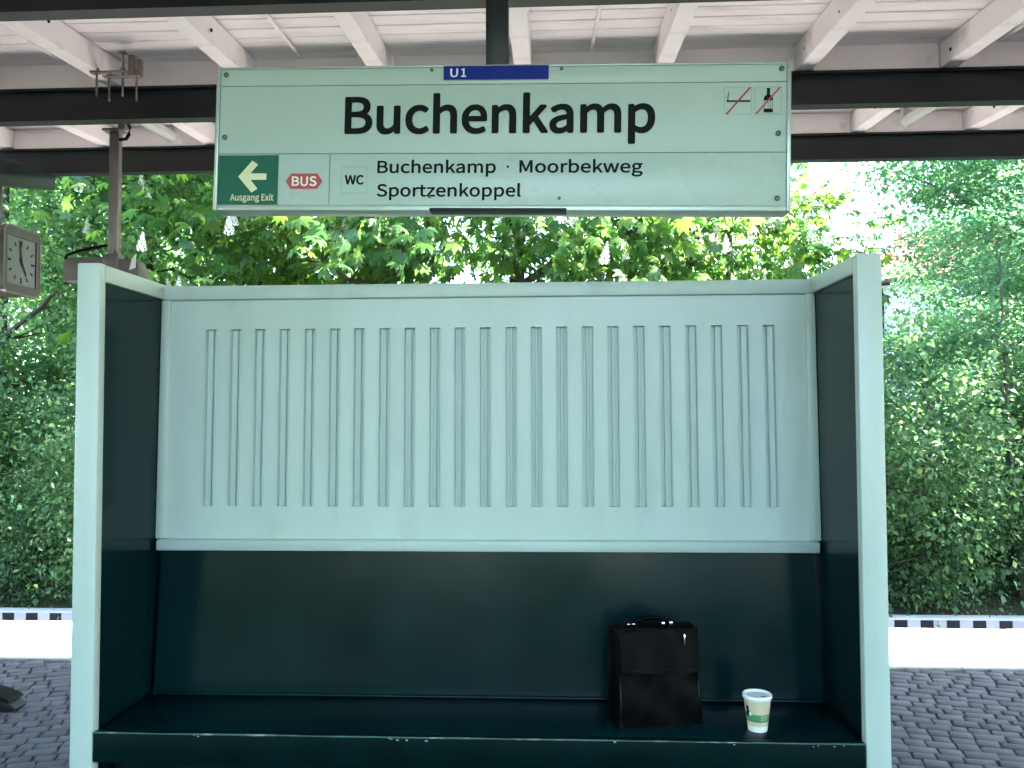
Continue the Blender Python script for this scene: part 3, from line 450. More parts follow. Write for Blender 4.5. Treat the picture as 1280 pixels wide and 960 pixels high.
PE = 6.23                                     # far platform edge
platform = box('platform', (-40, -1.85, -1.5), (40, PE - 0.004, -0.016), M_MORTAR)
tag(platform, kind='structure')
for s in (-1, 1):
    lo, hi = sorted((s * 8.2, s * 40))
    box('concrete_paving', (lo, -1.84, -0.05), (hi, 6.2, 0.0), M_CONC, platform)

# granite setts laid in shallow segmental arcs
ARC = 0.06
setts = []
yy = -2.6
row = 0
while yy < 11.0:
    dep = 0.083 + rng.uniform(-0.006, 0.006)
    x = -8.4 + rng.uniform(0, 0.1)
    while x < 8.4:
        w = rng.choice([0.08, 0.095, 0.105, 0.12, 0.14]) + rng.uniform(-0.007, 0.007)
        cx = x + w / 2
        py = yy + dep / 2 - ARC * cx * cx + 0.012 * math.sin(x * 2.3 + row * 0.05)
        if -1.80 < py < 5.20 and -8.1 < cx < 8.1:
            setts.append((cx, py, w - 0.005, dep - 0.006, -math.atan(2 * ARC * cx)))
        x += w
    yy += dep
    row += 1


def sett_arrays(px, py, w, d, z, tilt, rot, jit):
    hx, hy = w / 2, d / 2
    t = 0.005
    base = np.array([(-hx, -hy, -0.045), (hx, -hy, -0.045), (hx, hy, -0.045), (-hx, hy, -0.045),
                     (-hx, -hy, -0.005), (hx, -hy, -0.005), (hx, hy, -0.005), (-hx, hy, -0.005),
                     (-hx + t, -hy + t, 0), (hx - t, -hy + t, 0), (hx - t, hy - t, 0), (-hx + t, hy - t, 0)])
    base[:, :2] += np.tile(jit, (3, 1))
    base[4:, 2] += tilt[0] * base[4:, 0] + tilt[1] * base[4:, 1]
    c, s = math.cos(rot), math.sin(rot)
    out = base.copy()
    out[:, 0] = base[:, 0] * c - base[:, 1] * s + px
    out[:, 1] = base[:, 0] * s + base[:, 1] * c + py
    out[:, 2] += z
    return out


SETT_Q = np.array([(8, 9, 10, 11), (4, 5, 9, 8), (5, 6, 10, 9), (6, 7, 11, 10), (7, 4, 8, 11),
                   (0, 1, 5, 4), (1, 2, 6, 5), (2, 3, 7, 6), (3, 0, 4, 7)])
setts.sort(key=lambda s: s[1])
near = [s for s in setts if 3.3 < s[1] < 5.3 and (-0.69 * s[1] < s[0] < -0.57 * s[1] or 0.37 * s[1] < s[0] < 0.59 * s[1])][:300]
near_ids = set(id(s) for s in near)
variants = []
for k in range(12):
    A = sett_arrays(0, 0, 0.10 * (0.95 + 0.01 * k), 0.077, 0, rng.uniform(-0.018, 0.018, 2), 0, rng.uniform(-0.004, 0.004, (4, 2)))
    variants.append(np_mesh('paving_stone', A, SETT_Q))
AV, AQ = [], []
for s in setts:
    z = rng.uniform(-0.004, 0.002)
    if id(s) in near_ids:
        me = variants[rng.integers(12)]
        obj('paving_stone', me, M_SETT, platform,
            T(s[0], s[1], z) @ RZ(s[4] + rng.uniform(-0.03, 0.03)) @ Matrix.Diagonal((s[2] / 0.10, s[3] / 0.077, 1, 1)))
    else:
        A = sett_arrays(s[0], s[1], s[2], s[3], z, rng.uniform(-0.018, 0.018, 2), s[4] + rng.uniform(-0.03, 0.03), rng.uniform(-0.004, 0.004, (4, 2)))
        AQ.append(SETT_Q + 12 * len(AV)); AV.append(A)
o = obj('paving_stones', np_mesh('paving_stones', np.concatenate(AV), np.concatenate(AQ)), M_SETT, platform)
tag(o, kind='stuff')

# light concrete slabs along the platform edge
def shared_box(name, sx, sy, z0, z1, bev):
    bm = bmesh.new(); bm_box(bm, (-sx / 2, -sy / 2, z0), (sx / 2, sy / 2, z1), bev, 1)
    return bm_me(bm, name)


slab = shared_box('edge_slab', 0.494, 0.48, -0.05, 0.0, 0.004)
for i in range(32):
    for j in range(2):
        obj('edge_slab', slab, M_CONC, platform, T(-7.75 + 0.5 * i + 0.25 * j, 5.492 + 0.486 * j, rng.uniform(-0.002, 0.002)))

# low kerb on the far side of the track, its face painted in black and white blocks
kerb = thing('track_kerb', (0, 10.45, -1.2), 'low kerb across the track with black and white painted blocks', 'kerb')
box('kerb_stone', (-20, 10.31, -1.5), (20, 10.51, -0.9225), M_EDGE, kerb)
box('kerb_cap', (-20, 10.296, -0.922), (20, 10.52, -0.908), M_KWHT, kerb, 0.004)  # white cap paints in the sunlit upper face of the kerb
KB = 0.154
kb = bmesh.new(); bm_box(kb, (-KB / 2 + 0.001, -0.012, -0.13), (KB / 2 - 0.001, 0.0, 0.0), 0.0015, 1)
kbm = bm_me(kb, 'painted_block'); kbm2 = kbm.copy()
kbm.materials.append(M_TBLK); kbm2.materials.append(M_TWHT)
for i in range(110):
    obj('painted_block', kbm if i % 2 else kbm2, None, kerb, T(-8.6 + KB * i, 10.309, -0.9235))

# ------------------------------------------------------------------ canopy over the platform
SL = 0.08
SA = math.atan(SL)


def raft_z(y):                                # underside of the rafters: a shallow butterfly roof
    return 3.162 + SL * abs(y - 2.4)


canopy = thing('platform_canopy', (0, 2.4, 0), 'white boarded platform canopy on dark steel beams overhead', 'canopy')


def ibeam(name, yc, z0, z1, xa=-14.0, xb=14.0, w=0.036):
    t = 0.013
    pts = [(yc - w, z0), (yc + w, z0), (yc + w, z0 + t), (yc + 0.006, z0 + t), (yc + 0.006, z1 - t), (yc + w, z1 - t),
           (yc + w, z1), (yc - w, z1), (yc - w, z1 - t), (yc - 0.006, z1 - t), (yc - 0.006, z0 + t), (yc - w, z0 + t)]
    return obj(name, prism_me(name, pts, 'x', xa, xb), M_BEAM, canopy)


B2, B3 = 4.25, 5.5
for yc in (2.99, B2, B3, 1.75, 0.75):
    h = 0.14 if yc < 3.2 else 0.187
    ibeam('steel_beam', yc, raft_z(yc) - h, raft_z(yc) - (0.002 if yc < 3.2 else 0.012))

RX0, RSP = -0.145, 0.722
raft_me = {}
for s, L in ((1, 3.74), (-1, 2.68)):
    bm = bmesh.new()
    bm_box(bm, (-0.042, 0.02 if s > 0 else -L, 0), (0.042, L if s > 0 else -0.02, 0.13), 0.004, 1)
    raft_me[s] = bm_me(bm, 'rafter')
raft_x = [RX0 + RSP * k for k in range(-18, 19)]
for x in raft_x:
    for s in (1, -1):
        obj('rafter', raft_me[s], M_RAFT, canopy, T(x + rng.uniform(-0.008, 0.008), 2.4, 3.162) @ RX(SA * s))
bw = 0.112
bm = bmesh.new(); bm_box(bm, (-14, -bw / 2 + 0.003, 0), (14, bw / 2 - 0.003, 0.02), 0.003, 1)
board = bm_me(bm, 'ceiling_board')
for s, L in ((1, 3.76), (-1, 2.7)):
    for k in range(int(L / bw)):
        d = s * (0.06 + bw * k)
        obj('ceiling_board', board, M_CEIL, canopy, T(rng.uniform(-0.3, 0.3), 2.4, 3.162) @ RX(SA * s) @ T(0, d, 0.132 + rng.uniform(0, 0.004)))
for s, L in ((1, 3.77), (-1, 2.75)):
    a, b = (0.0, L) if s > 0 else (-L, 0.0)
    box('roof_deck', (-14.2, a, 0.16), (14.2, b, 0.2), M_ROOF, canopy, M=T(0, 2.4, 3.162) @ RX(SA * s))
bl = shared_box('blocking_board', RSP - 0.088, 0.026, -0.012, 0.128, 0.003)
for yc in (B2, B3):
    for x in raft_x:
        if abs(x) < 7:
            obj('blocking_board', bl, M_RAFT, canopy, T(x + RSP / 2, yc + 0.01, raft_z(yc) + 0.001))
box('eaves_board', (-14.2, 6.152, 3.475), (14.2, 6.175, 3.665), M_RAFT, canopy)
box('eaves_board', (-14.2, -0.38, 3.37), (14.2, -0.355, 3.57), M_RAFT, canopy)
# conduits under the boards
for x, ya, yb in ((-2.56, 2.5, 4.2), (-1.30, 2.5, 4.2), (0.21, 2.5, 4.2), (2.25, 2.5, 4.2)):
    za, zb = raft_z(ya) + 0.117, raft_z(yb) + 0.117
    obj('conduit', tube_me('conduit', [(x, ya, za), (x + 0.02, (ya + yb) / 2, (za + zb) / 2 - 0.006), (x, yb, zb)], 0.009, 6), M_RAFT, canopy)
# bolt heads where the rafters were fixed
bolt = lathe_me('bolt', [(0.009, 0.0), (0.009, 0.004), (0.005, 0.007), (0.0, 0.0075)], 8, cap1=False)
for x in raft_x:
    if abs(x) < 4:
        for q in (2.75, 3.35, 3.62, 4.1, 5.1):
            if rng.uniform() < 0.7:
                sd = -1 if x > 0.3 else 1
                obj('bolt', bolt, M_SLOT, canopy, T(x + sd * 0.041, q + rng.uniform(-0.05, 0.05), raft_z(q) + rng.uniform(0.035, 0.10)) @ RY(R(90) * sd))
# columns with tapered arms, standing outside the picture
for x in (-3.25, 3.55, -10.2, 10.4):
    c = prism_me('column', [(-0.09, -0.1), (0.09, -0.1), (0.09, -0.085), (0.012, -0.085), (0.012, 0.085), (0.09, 0.085), (0.09, 0.1),
                            (-0.09, 0.1), (-0.09, 0.085), (-0.012, 0.085), (-0.012, -0.085), (-0.09, -0.085)], 'z', 0.0, 2.97)
    obj('column', c, M_BEAM, canopy, T(x, 2.4, 0))
    for s in (1, -1):
        e = 2.76 if s > 0 else 2.4
        pr = [(0.1, 2.44), (e, 3.02 if s > 0 else 2.94), (e, 3.115), (e * 0.8, 3.075), (0.1, 2.93)]
        pr = [(2.4 + s * p[0], p[1]) for p in pr]
        obj('arm', prism_me('arm', pr, 'x', x - 0.05, x + 0.05, 0.004), M_BEAM, canopy)
    for yc, zt in ((2.99, 2.955), (B2, 3.05), (1.75, 2.955)):
        box('packing_block', (x - 0.045, yc - 0.05, zt - 0.02), (x + 0.045, yc + 0.05, raft_z(yc) - (0.14 if yc < 3.2 else 0.187) - 0.001), M_BEAM, canopy)

# tube lamps under the rafters, beyond the second beam
for x, lab in ((-2.40, 'clear tube lamp under the canopy near the hanging post'), (2.16, 'clear tube lamp under the canopy right of the station sign')):
    ya, yb = 4.34, 5.16
    za, zb = raft_z(ya) - 0.045, raft_z(yb) - 0.045
    t = thing('tube_lamp', (x, (ya + yb) / 2, (za + zb) / 2), lab, 'lamp', 'tube lamps under the canopy')
    obj('tube', tube_me('tube', [(x, ya, za), (x, yb, zb)], 0.034, 14), M_TUBE, t)
    obj('inner_tube', tube_me('inner_tube', [(x, yb + 0.001, zb), (x, yb + 0.004, zb)], 0.02, 12), M_LAMPEND, t)
    for q in (ya + 0.05, yb - 0.05):
        z = raft_z(q) - 0.045
        obj('end_ring', tube_me('end_ring', [(x, q - 0.025, z - 0.002), (x, q + 0.025, z + 0.002)], 0.037, 14), M_LAMPEND, t)
        box('mounting', (x - 0.012, q - 0.02, z + 0.03), (x + 0.012, q + 0.02, raft_z(q) + 0.125), M_LAMPEND, t)

# ------------------------------------------------------------------ wind shelter with built-in bench
XL, XR = -1.607, 1.040                        # inner faces of the two cheeks
sh = thing('wind_shelter', ((XL + XR) / 2, 3.1, 0), 'mint and dark green painted wind shelter with a built-in bench', 'shelter')
for s, xi in ((-1, XL), (1, XR)):
    xo = xi + s * 0.084
    lo, hi = sorted((xi, xo))
    box('post', (lo, 2.862, 0.0), (hi, 2.905, 2.102), M_MINT, sh, 0.006)
    plo, phi = sorted((xi + s * 0.014, xi + s * 0.072))
    box('side_panel', (plo, 2.903, 0.02), (phi, 3.43, 2.06), M_DARK, sh)
    rlo, rhi = sorted((xi - s * 0.002, xo - s * 0.002))
    box('top_rail', (rlo, 2.906, 2.038), (rhi, 3.44, 2.100), M_MINT, sh, 0.006)
    clo, chi = sorted((xi + s * 0.013, xi - s * 0.024))
    pts = [(3.356, 2.037), (3.326, 1.056), (3.36, 1.056), (3.39, 2.037)]
    obj('corner_bead', prism_me('corner_bead', pts, 'x', clo, chi, 0.004), M_MINT, sh)
# back: an almost upright pale panel above a reclined dark one
def back_prism(name, pts, m, xa, xb, bev=0.0):
    return obj(name, prism_me(name, pts, 'x', xa, xb, bev), m, sh)


LEAN = math.atan2(0.029, 1.07)
MBK = T(0, 3.343, 1.02) @ RX(-LEAN)            # local: x along, y into the wall, z up the panel
fl_x = [-1.411 + i * 0.10373 + rng.uniform(-0.001, 0.001) for i in range(23)]
FW, FZ0, FZ1 = 0.0235, 0.166, 0.893
bxs = [XL + 0.012]
for x in fl_x: bxs += [x - FW, x + FW]
bxs.append(XR - 0.012)
bzs = [0.0, FZ0, FZ1, 1.072]
bm = bmesh.new()
gv = [[bm.verts.new((x, 0, z)) for z in bzs] for x in bxs]
for i in range(len(bxs) - 1):
    for j in range(3):
        if j == 1 and i % 2 == 1:
            continue                           # opening of a flute
        bm.faces.new((gv[i][j], gv[i + 1][j], gv[i + 1][j + 1], gv[i][j + 1]))
obj('back_panel', bm_me(bm, 'back_panel'), M_MINT, sh, MBK)
# 23 sunk flutes with a bead along the bottom of each
fp = [(-FW, 0.0), (-FW - 0.0002, -0.0035), (-FW + 0.002, -0.0038), (-FW + 0.004, 0.019), (-0.0065, 0.021), (-0.004, 0.0125), (0.004, 0.0125), (0.0065, 0.021), (FW - 0.004, 0.019), (FW - 0.002, -0.0038), (FW + 0.0002, -0.0035), (FW, 0.0)]
bm = bmesh.new()
H_ = FZ1 - FZ0
lo_ = [bm.verts.new((p[0], p[1], 0.0)) for p in fp]
hi_ = [bm.verts.new((p[0], p[1], H_)) for p in fp]
for k in range(len(fp) - 1):
    bm.faces.new((lo_[k], lo_[k + 1], hi_[k + 1], hi_[k]))
bm.faces.new(lo_); bm.faces.new(list(reversed(hi_)))
flute = bpy.data.meshes.new('flute'); bm.to_mesh(flute); bm.free()
for x in fl_x:
    obj('flute', flute, M_MINT, sh, MBK @ T(x, 0, FZ0))
back_prism('lower_back', [(3.338, 1.02), (3.276, 0.44), (3.42, 0.44), (3.42, 1.02)], M_DARK, XL + 0.013, XR - 0.013)
back_prism('top_rail', [(3.352, 2.094), (3.350, 2.036), (3.44, 2.036), (3.44, 2.094)], M_MINT, XL - 0.001, XR + 0.001, 0.006)
back_prism('ledge', [(3.312, 1.010), (3.310, 1.046), (3.32, 1.054), (3.36, 1.054), (3.36, 1.010)], M_MINT, XL - 0.002, XR + 0.002, 0.004)
back_prism('back_board', [(3.421, 2.08), (3.421, 0.02), (3.438, 0.02), (3.438, 2.08)], M_MINT, XL - 0.06, XR + 0.06)
box('seat', (XL + 0.013, 2.885, 0.425), (XR - 0.013, 3.29, 0.450), M_DARK, sh, 0.003)
box('seat_front', (XL + 0.002, 2.858, 0.350), (XR - 0.002, 2.892, 0.4535), M_LIP, sh, 0.005)
obj('worn_edge', tube_me('worn_edge', [(XL + 0.006 + i * (XR - XL - 0.012) / 24, 2.8605, 0.4515 + rng.uniform(-0.0008, 0.0008)) for i in range(25)],
                         [0.0032 + rng.uniform(-0.001, 0.0012) for i in range(25)], 6), M_WORN, sh)
box('bench_front', (XL + 0.016, 2.99, 0.015), (XR - 0.016, 3.01, 0.425), M_DARK, sh)
# cove beads where seat, back and cheeks meet
obj('seat_bead', tube_me('seat_bead', [(XL + 0.02, 3.272, 0.453), (XR - 0.02, 3.272, 0.453)], 0.006, 8), M_DARK, sh)
# flaked paint on the seat edge
for i in range(16):
    x = rng.choice([-1.33, -1.23, -0.55, -0.5, -0.42, 0.09, 0.13, 0.2, 0.62, 0.88, 0.93, 0.96, 0.98]) + rng.uniform(-0.02, 0.02)
    w = rng.uniform(0.002, 0.007)
    pl = [(rng.uniform(0.5, 1) * w * math.cos(a), rng.uniform(0.25, 0.5) * w * math.sin(a)) for a in np.linspace(0, 2 * math.pi, 7)[:-1]]
    obj('paint_flake', prism_me('paint_flake', pl, 'y', -0.0008, 0.0008), M_SFRAME, sh, T(x, 2.8572, 0.448 + rng.uniform(-0.006, 0.003)))

# ------------------------------------------------------------------ lettering from embedded outlines
def text_me(name, s, cap, width=None, bold=0.0, track=0.0):
    """flat letters, x to the right, z up, facing -Y; cap = height of capitals, width = full width to fit"""
    cu = bpy.data.curves.new('t', 'CURVE')
    cu.dimensions = '2D'; cu.fill_mode = 'BOTH'; cu.resolution_u = 6
    k = cap / 0.733 / GL_EM
    x = 0.0
    for ch in s:
        if ch == ' ':
            x += 0.24 * GL_EM + track
            continue
        adv, sps = GLYPHS[ch]
        for sp in sps:
            spl = cu.splines.new('BEZIER')
            spl.use_cyclic_u = True
            spl.bezier_points.add(len(sp) - 1)
            for b, q in zip(spl.bezier_points, sp):
                b.handle_left_type = b.handle_right_type = 'FREE'
                b.handle_left = (q[0] + x, q[1], 0)
                b.co = (q[2] + x, q[3], 0)
                b.handle_right = (q[4] + x, q[5], 0)
        x += adv + track
    o = bpy.data.objects.new('t', cu)
    COL.objects.link(o)
    dg = bpy.context.evaluated_depsgraph_get()
    me = bpy.data.meshes.new_from_object(o.evaluated_get(dg))
    bpy.data.objects.remove(o)
    n = len(me.vertices)
    co = np.empty(n * 3, np.float32); me.vertices.foreach_get('co', co); co = co.reshape(-1, 3)
    x0, x1 = co[:, 0].min(), co[:, 0].max()
    kx = k if width is None else width / (x1 - x0)
    # heavier strokes: the outline is laid down nine times, shifted by the extra stroke width, each a hair in front of the last
    e = bold * cap
    if width is not None:
        kx = (width - 2 * e) / (x1 - x0)
    F = np.array([[i for i in p.vertices] for p in me.polygons if len(p.vertices) == 3] or np.zeros((0, 3)), np.int32)
    VS, FS = [], []
    sh_ = [(0, 0)] + [(e * math.cos(a), e * math.sin(a)) for a in np.arange(8) * math.pi / 4 + math.pi / 8]
    for q, (dx, dz) in enumerate(sh_):
        out = np.zeros_like(co)
        out[:, 0] = (co[:, 0] - x0) * kx + e + dx
        out[:, 1] = -0.00004 * q
        out[:, 2] = (co[:, 1] * k) * (1 - 2 * e / cap) + e + dz
        FS.append(F + len(co) * q); VS.append(out)
    bpy.data.meshes.remove(me)
    return np_mesh(name, np.concatenate(VS), np.concatenate(FS))


GL_EM = max(p[3] for p in GLYPHS['B'][1][0]) / 0.733      # so that capitals measure 0.733 em

# ------------------------------------------------------------------ station sign
sa, st = R(1.1), R(-1.25)
tv = Vector((math.cos(sa), -math.sin(sa), 0)); nv = Vector((math.sin(sa), math.cos(sa), 0)); zv = Vector((0, 0, 1))
uv = tv * math.cos(st) + zv * math.sin(st)
vv = -tv * math.sin(st) + zv * math.cos(st)
MS = Matrix(((uv.x, nv.x, vv.x, -0.19), (uv.y, nv.y, vv.y, 2.86), (uv.z, nv.z, vv.z, 2.53), (0, 0, 0, 1)))
sign = thing('station_sign', (-0.19, 2.9, 2.27), 'pale green station name sign hanging above the shelter', 'sign')


def sbox(name, x0, x1, z0, z1, y0, y1, m, bev=0.0, parent=None):
    return box(name, (x0, y0, z0), (x1, y1, z1), m, parent or sign, bev, MS)


def sflat(name, pts, y, m, parent=None):
    me = bpy.data.meshes.new(name)
    me.from_pydata([(p[0], y, p[1]) for p in pts], [], [tuple(range(len(pts)))])
    me.update()
    return obj(name, me, m, parent or sign, MS)


def stext(name, s, x, z, cap, width, m, bold, y=-0.0022, parent=None):
    me = text_me(name, s, cap, width, bold)
    return obj(name, me, m, parent or sign, MS @ T(x, y, z))


sbox('sign_box', -1.0, 1.0, -0.245, 0.245, 0.004, 0.088, M_SEAM)
sbox('top_strip', -0.996, 0.996, 0.1855, 0.2445, 0.0, 0.01, M_SIGN, 0.001)
name_panel = sbox('name_panel', -0.996, 0.996, -0.0595, 0.1825, 0.0, 0.01, M_SIGN, 0.001)
info_panel = sbox('info_panel', -0.996, 0.996, -0.2445, -0.0625, 0.0, 0.01, M_SIGN2, 0.001)
sbox('frame', -1.010, -0.9965, -0.265, 0.253, -0.006, 0.092, M_SFRAME, 0.002)
sbox('frame', 0.9965, 1.010, -0.265, 0.253, -0.006, 0.092, M_SFRAME, 0.002)
sbox('frame', -0.996, 0.996, 0.2452, 0.2525, -0.004, 0.091, M_SFRAME, 0.002)
sbox('frame', -0.996, 0.996, -0.264, -0.2452, -0.004, 0.091, M_SFRAME, 0.002)
sbox('light_slot', -0.23, 0.249, -0.2665, -0.2560, -0.008, 0.05, M_SLOT, 0.001)
line = sflat('line_badge', [(-0.190, 0.1985), (0.180, 0.1985), (0.180, 0.2475), (-0.190, 0.2475)], -0.0062, M_BLUE)
stext('lettering', 'U', -0.166, 0.2075, 0.0305, 0.0275, M_PWHITE, 0.03, -0.0075, line)
stext('lettering', '1', -0.128, 0.2075, 0.0305, 0.0185, M_PWHITE, 0.03, -0.0075, line)
stext('lettering', 'Buchenkamp', -0.541, 0.008, 0.1345, 1.092, M_INK, 0.034, parent=name_panel)
stext('lettering', 'Buchenkamp', -0.419, -0.1318, 0.0445, 0.420, M_INK, 0.03, parent=info_panel)
sflat('dot', [(0.0425 + 0.0042 * math.cos(t), -0.1095 + 0.0042 * math.sin(t)) for t in np.linspace(0, 2 * math.pi, 13)[:-1]], -0.0022, M_INK, info_panel)
stext('lettering', 'Moorbekweg', 0.083, -0.1312, 0.0445, 0.427, M_INK, 0.03, parent=info_panel)
stext('lettering', 'Sportzenkoppel', -0.419, -0.2152, 0.0445, 0.509, M_INK, 0.03, parent=info_panel)
exitp = sflat('exit_field', [(-0.995, -0.2435), (-0.776, -0.2435), (-0.776, -0.0665), (-0.995, -0.0665)], -0.0016, M_PGREEN)
aw = 0.0115
cx0, cz0 = -0.921, -0.1435
sflat('arrow', [(cx0, cz0), (cx0 + 0.050, cz0 + 0.0575), (cx0 + 0.0715, cz0 + 0.0435), (cx0 + 0.045, cz0 + aw), (cx0 + 0.103, cz0 + aw),
                (cx0 + 0.103, cz0 - aw), (cx0 + 0.045, cz0 - aw), (cx0 + 0.0715, cz0 - 0.0435), (cx0 + 0.050, cz0 - 0.0575)], -0.003, M_PCREAM, exitp)
stext('lettering', 'Ausgang Exit', -0.948, -0.2298, 0.0235, 0.158, M_PCREAM, 0.026, -0.003, exitp)
bus = sflat('bus_badge', [(-0.748, -0.160), (-0.729, -0.1325), (-0.634, -0.1325), (-0.615, -0.160), (-0.634, -0.1875), (-0.729, -0.1875)], -0.0016, M_PRED)
stext('lettering', 'BUS', -0.7255, -0.1775, 0.0345, 0.090, M_PWHITE, 0.035, -0.003, bus)
sflat('divider', [(-0.5915, -0.2435), (-0.5885, -0.2435), (-0.5885, -0.0635), (-0.5915, -0.0635)], -0.0016, M_SEAM)


def sbox_outline(name, x0, x1, z0, z1, w, m, parent):
    bm = bmesh.new()
    o = [bm.verts.new((x, -0.0018, z)) for x, z in ((x0, z0), (x1, z0), (x1, z1), (x0, z1))]
    i = [bm.verts.new((x, -0.0018, z)) for x, z in ((x0 + w, z0 + w), (x1 - w, z0 + w), (x1 - w, z1 - w), (x0 + w, z1 - w))]
    for k in range(4):
        bm.faces.new((o[k], o[(k + 1) % 4], i[(k + 1) % 4], i[k]))
    return obj(name, bm_me(bm, name), m, parent, MS)


M_THIN = mat('thin_print_line', (0.30, 0.42, 0.36), 0.5)
wcb = sbox_outline('pictogram_border', -0.5475, -0.455, -0.2035, -0.108, 0.0018, M_THIN, info_panel)
stext('lettering', 'WC', -0.535, -0.1723, 0.034, 0.069, M_INK, 0.045, parent=info_panel)
sbox_outline('pictogram_border', 0.785, 0.878, 0.069, 0.165, 0.0018, M_THIN, name_panel)
sbox_outline('pictogram_border', 0.887, 0.978, 0.0695, 0.165, 0.0018, M_THIN, name_panel)
# no smoking: cigarette, smoke, red bar
sflat('pictogram', [(0.793, 0.1135), (0.873, 0.1135), (0.873, 0.1195), (0.793, 0.1195)], -0.0022, M_INK, name_panel)
sflat('pictogram', [(0.795, 0.1195), (0.7985, 0.1195), (0.8005, 0.153), (0.7970, 0.143)], -0.0022, M_INK, name_panel)
sflat('red_bar', [(0.788, 0.0705), (0.796, 0.0705), (0.877, 0.1645), (0.869, 0.1645)], -0.0030, M_PRED, name_panel)
# no alcohol: bottle, red bar
sflat('pictogram', [(0.9185, 0.1185), (0.9490, 0.1185), (0.9490, 0.128), (0.9455, 0.134), (0.9395, 0.138), (0.9395, 0.1615), (0.9285, 0.1615),
                    (0.9285, 0.138), (0.9220, 0.134), (0.9185, 0.128)], -0.0022, M_INK, name_panel)
sflat('pictogram', [(0.9185, 0.0765), (0.9490, 0.0765), (0.9490, 0.0895), (0.9185, 0.0895)], -0.0022, M_INK, name_panel)
for x in (0.9185, 0.9325, 0.9405, 0.9478):
    sflat('pictogram', [(x, 0.0895), (x + 0.0012, 0.0895), (x + 0.0012, 0.1185), (x, 0.1185)], -0.0022, M_INK, name_panel)
sflat('red_bar', [(0.889, 0.0710), (0.896, 0.0710), (0.977, 0.1640), (0.970, 0.1640)], -0.0030, M_PRED, name_panel)
scr = lathe_me('screw', [(0.0095, 0.0), (0.0095, 0.003), (0.006, 0.006), (0.0, 0.0065)], 14, cap1=False)
for x, z, k in ((-0.977, 0.2255, 1), (-0.975, -0.001, 1), (-0.2325, 0.2355, 0.65), (0.2245, 0.236, 0.65), (0.978, 0.2285, 1), (0.968, 0.0035, 1),
                (0.966, -0.2205, 1), (-0.231, -0.2155, 0.6), (0.2235, -0.2205, 0.6)):
    obj('screw', scr, M_SCREW, sign, MS @ T(x, -0.0015, z) @ RX(R(90)) @ Matrix.Diagonal((k, k, k, 1)))
box('hanger', (-0.2265, 2.866, 2.775), (-0.1475, 2.9335, 3.225), M_BEAM, sign, 0.003)

# ------------------------------------------------------------------ hanging bracket with two housings
hb = thing('hanging_fixture', (-2.42, 4.25, 2.31), 'brownish steel post with two boxy housings hanging from the beam at left', 'bracket')
box('post', (-2.450, 4.435, 2.38), (-2.394, 4.475, 3.14), M_GALV, hb, 0.004)
box('post_cap', (-2.485, 4.42, 3.141), (-2.385, 4.49, 3.153), M_GALV, hb, 0.002)
box('link_bar', (-2.405, 4.44, 3.154), (-2.362, 4.47, 3.40), M_RUST, hb, 0.003)
for x, z0, z1, y in ((-2.278, 3.163, 3.318, 4.0), (-2.144, 3.160, 3.385, 4.0), (-2.205, 3.130, 3.275, 3.985), (-2.065, 3.128, 3.355, 3.985)):
    obj('rod', tube_me('rod', [(x, y, z0), (x, y, z1)], 0.0055, 8), M_RUST, hb)
    zn = min(z1 - 0.02, 3.292)
    obj('nut', tube_me('nut', [(x, y, zn - 0.003), (x, y, zn + 0.011)], 0.012, 6, 20), M_RUST, hb)
box('crossbar', (-2.31, 3.985, 3.279), (-2.12, 4.018, 3.287), M_RUST, hb, 0.002)
box('crossbar', (-2.235, 3.968, 3.250), (-2.045, 4.002, 3.256), M_RUST, hb, 0.002)
box('crossbar', (-2.165, 3.985, 3.379), (-2.128, 4.018, 3.385), M_RUST, hb)
box('end_plate', (-2.12, 4.0, 3.262), (-2.088, 4.025, 3.372), M_RUST, hb, 0.002)
box('end_plate', (-2.085, 4.0, 3.262), (-2.052, 4.025, 3.350), M_RUST, hb, 0.002)
obj('cable_loop', tube_me('cable_loop', [(-2.372, 4.435, 3.20), (-2.345, 4.425, 3.19), (-2.328, 4.425, 3.155), (-2.332, 4.425, 3.115), (-2.35, 4.43, 3.092), (-2.392, 4.44, 3.092)], 0.0095, 8), M_RUBBER, hb)
pts = [(-2.700, 2.305), (-2.475, 2.305), (-2.475, 2.44), (-2.66, 2.435), (-2.69, 2.42), (-2.700, 2.39)]
obj('housing', prism_me('housing', pts, 'y', 4.43, 4.53, 0.005), M_HOUSE_GREY, hb)
pts = [(-2.445, 2.31), (-2.270, 2.31), (-2.268, 2.37), (-2.285, 2.418), (-2.445, 2.424)]
obj('housing', prism_me('housing', pts, 'y', 4.43, 4.53, 0.005), M_HOUSE_GREY, hb)
box('cross_plate', (-2.475, 4.428, 2.375), (-2.385, 4.50, 2.455), M_HOUSE_GREY, hb, 0.004)
obj('cable', tube_me('cable', [(-2.692, 4.44, 2.43), (-2.675, 4.432, 2.448), (-2.62, 4.432, 2.468), (-2.55, 4.432, 2.484), (-2.452, 4.44, 2.502)], 0.008, 8), M_RUBBER, hb)
obj('bolt', tube_me('bolt', [(-2.42, 4.425, 2.465), (-2.42, 4.438, 2.465)], 0.018, 10), M_RUST, hb)
obj('tag_plate', prism_me('tag_plate', [(-2.318, 2.36), (-2.284, 2.372), (-2.281, 2.45), (-2.305, 2.42)], 'y', 4.421, 4.425), M_WFRAME, hb)

# ------------------------------------------------------------------ platform clock
ck = thing('platform_clock', (-3.87, 5.68, 2.41), 'square grey platform clock with rounded corners showing nearly five', 'clock')


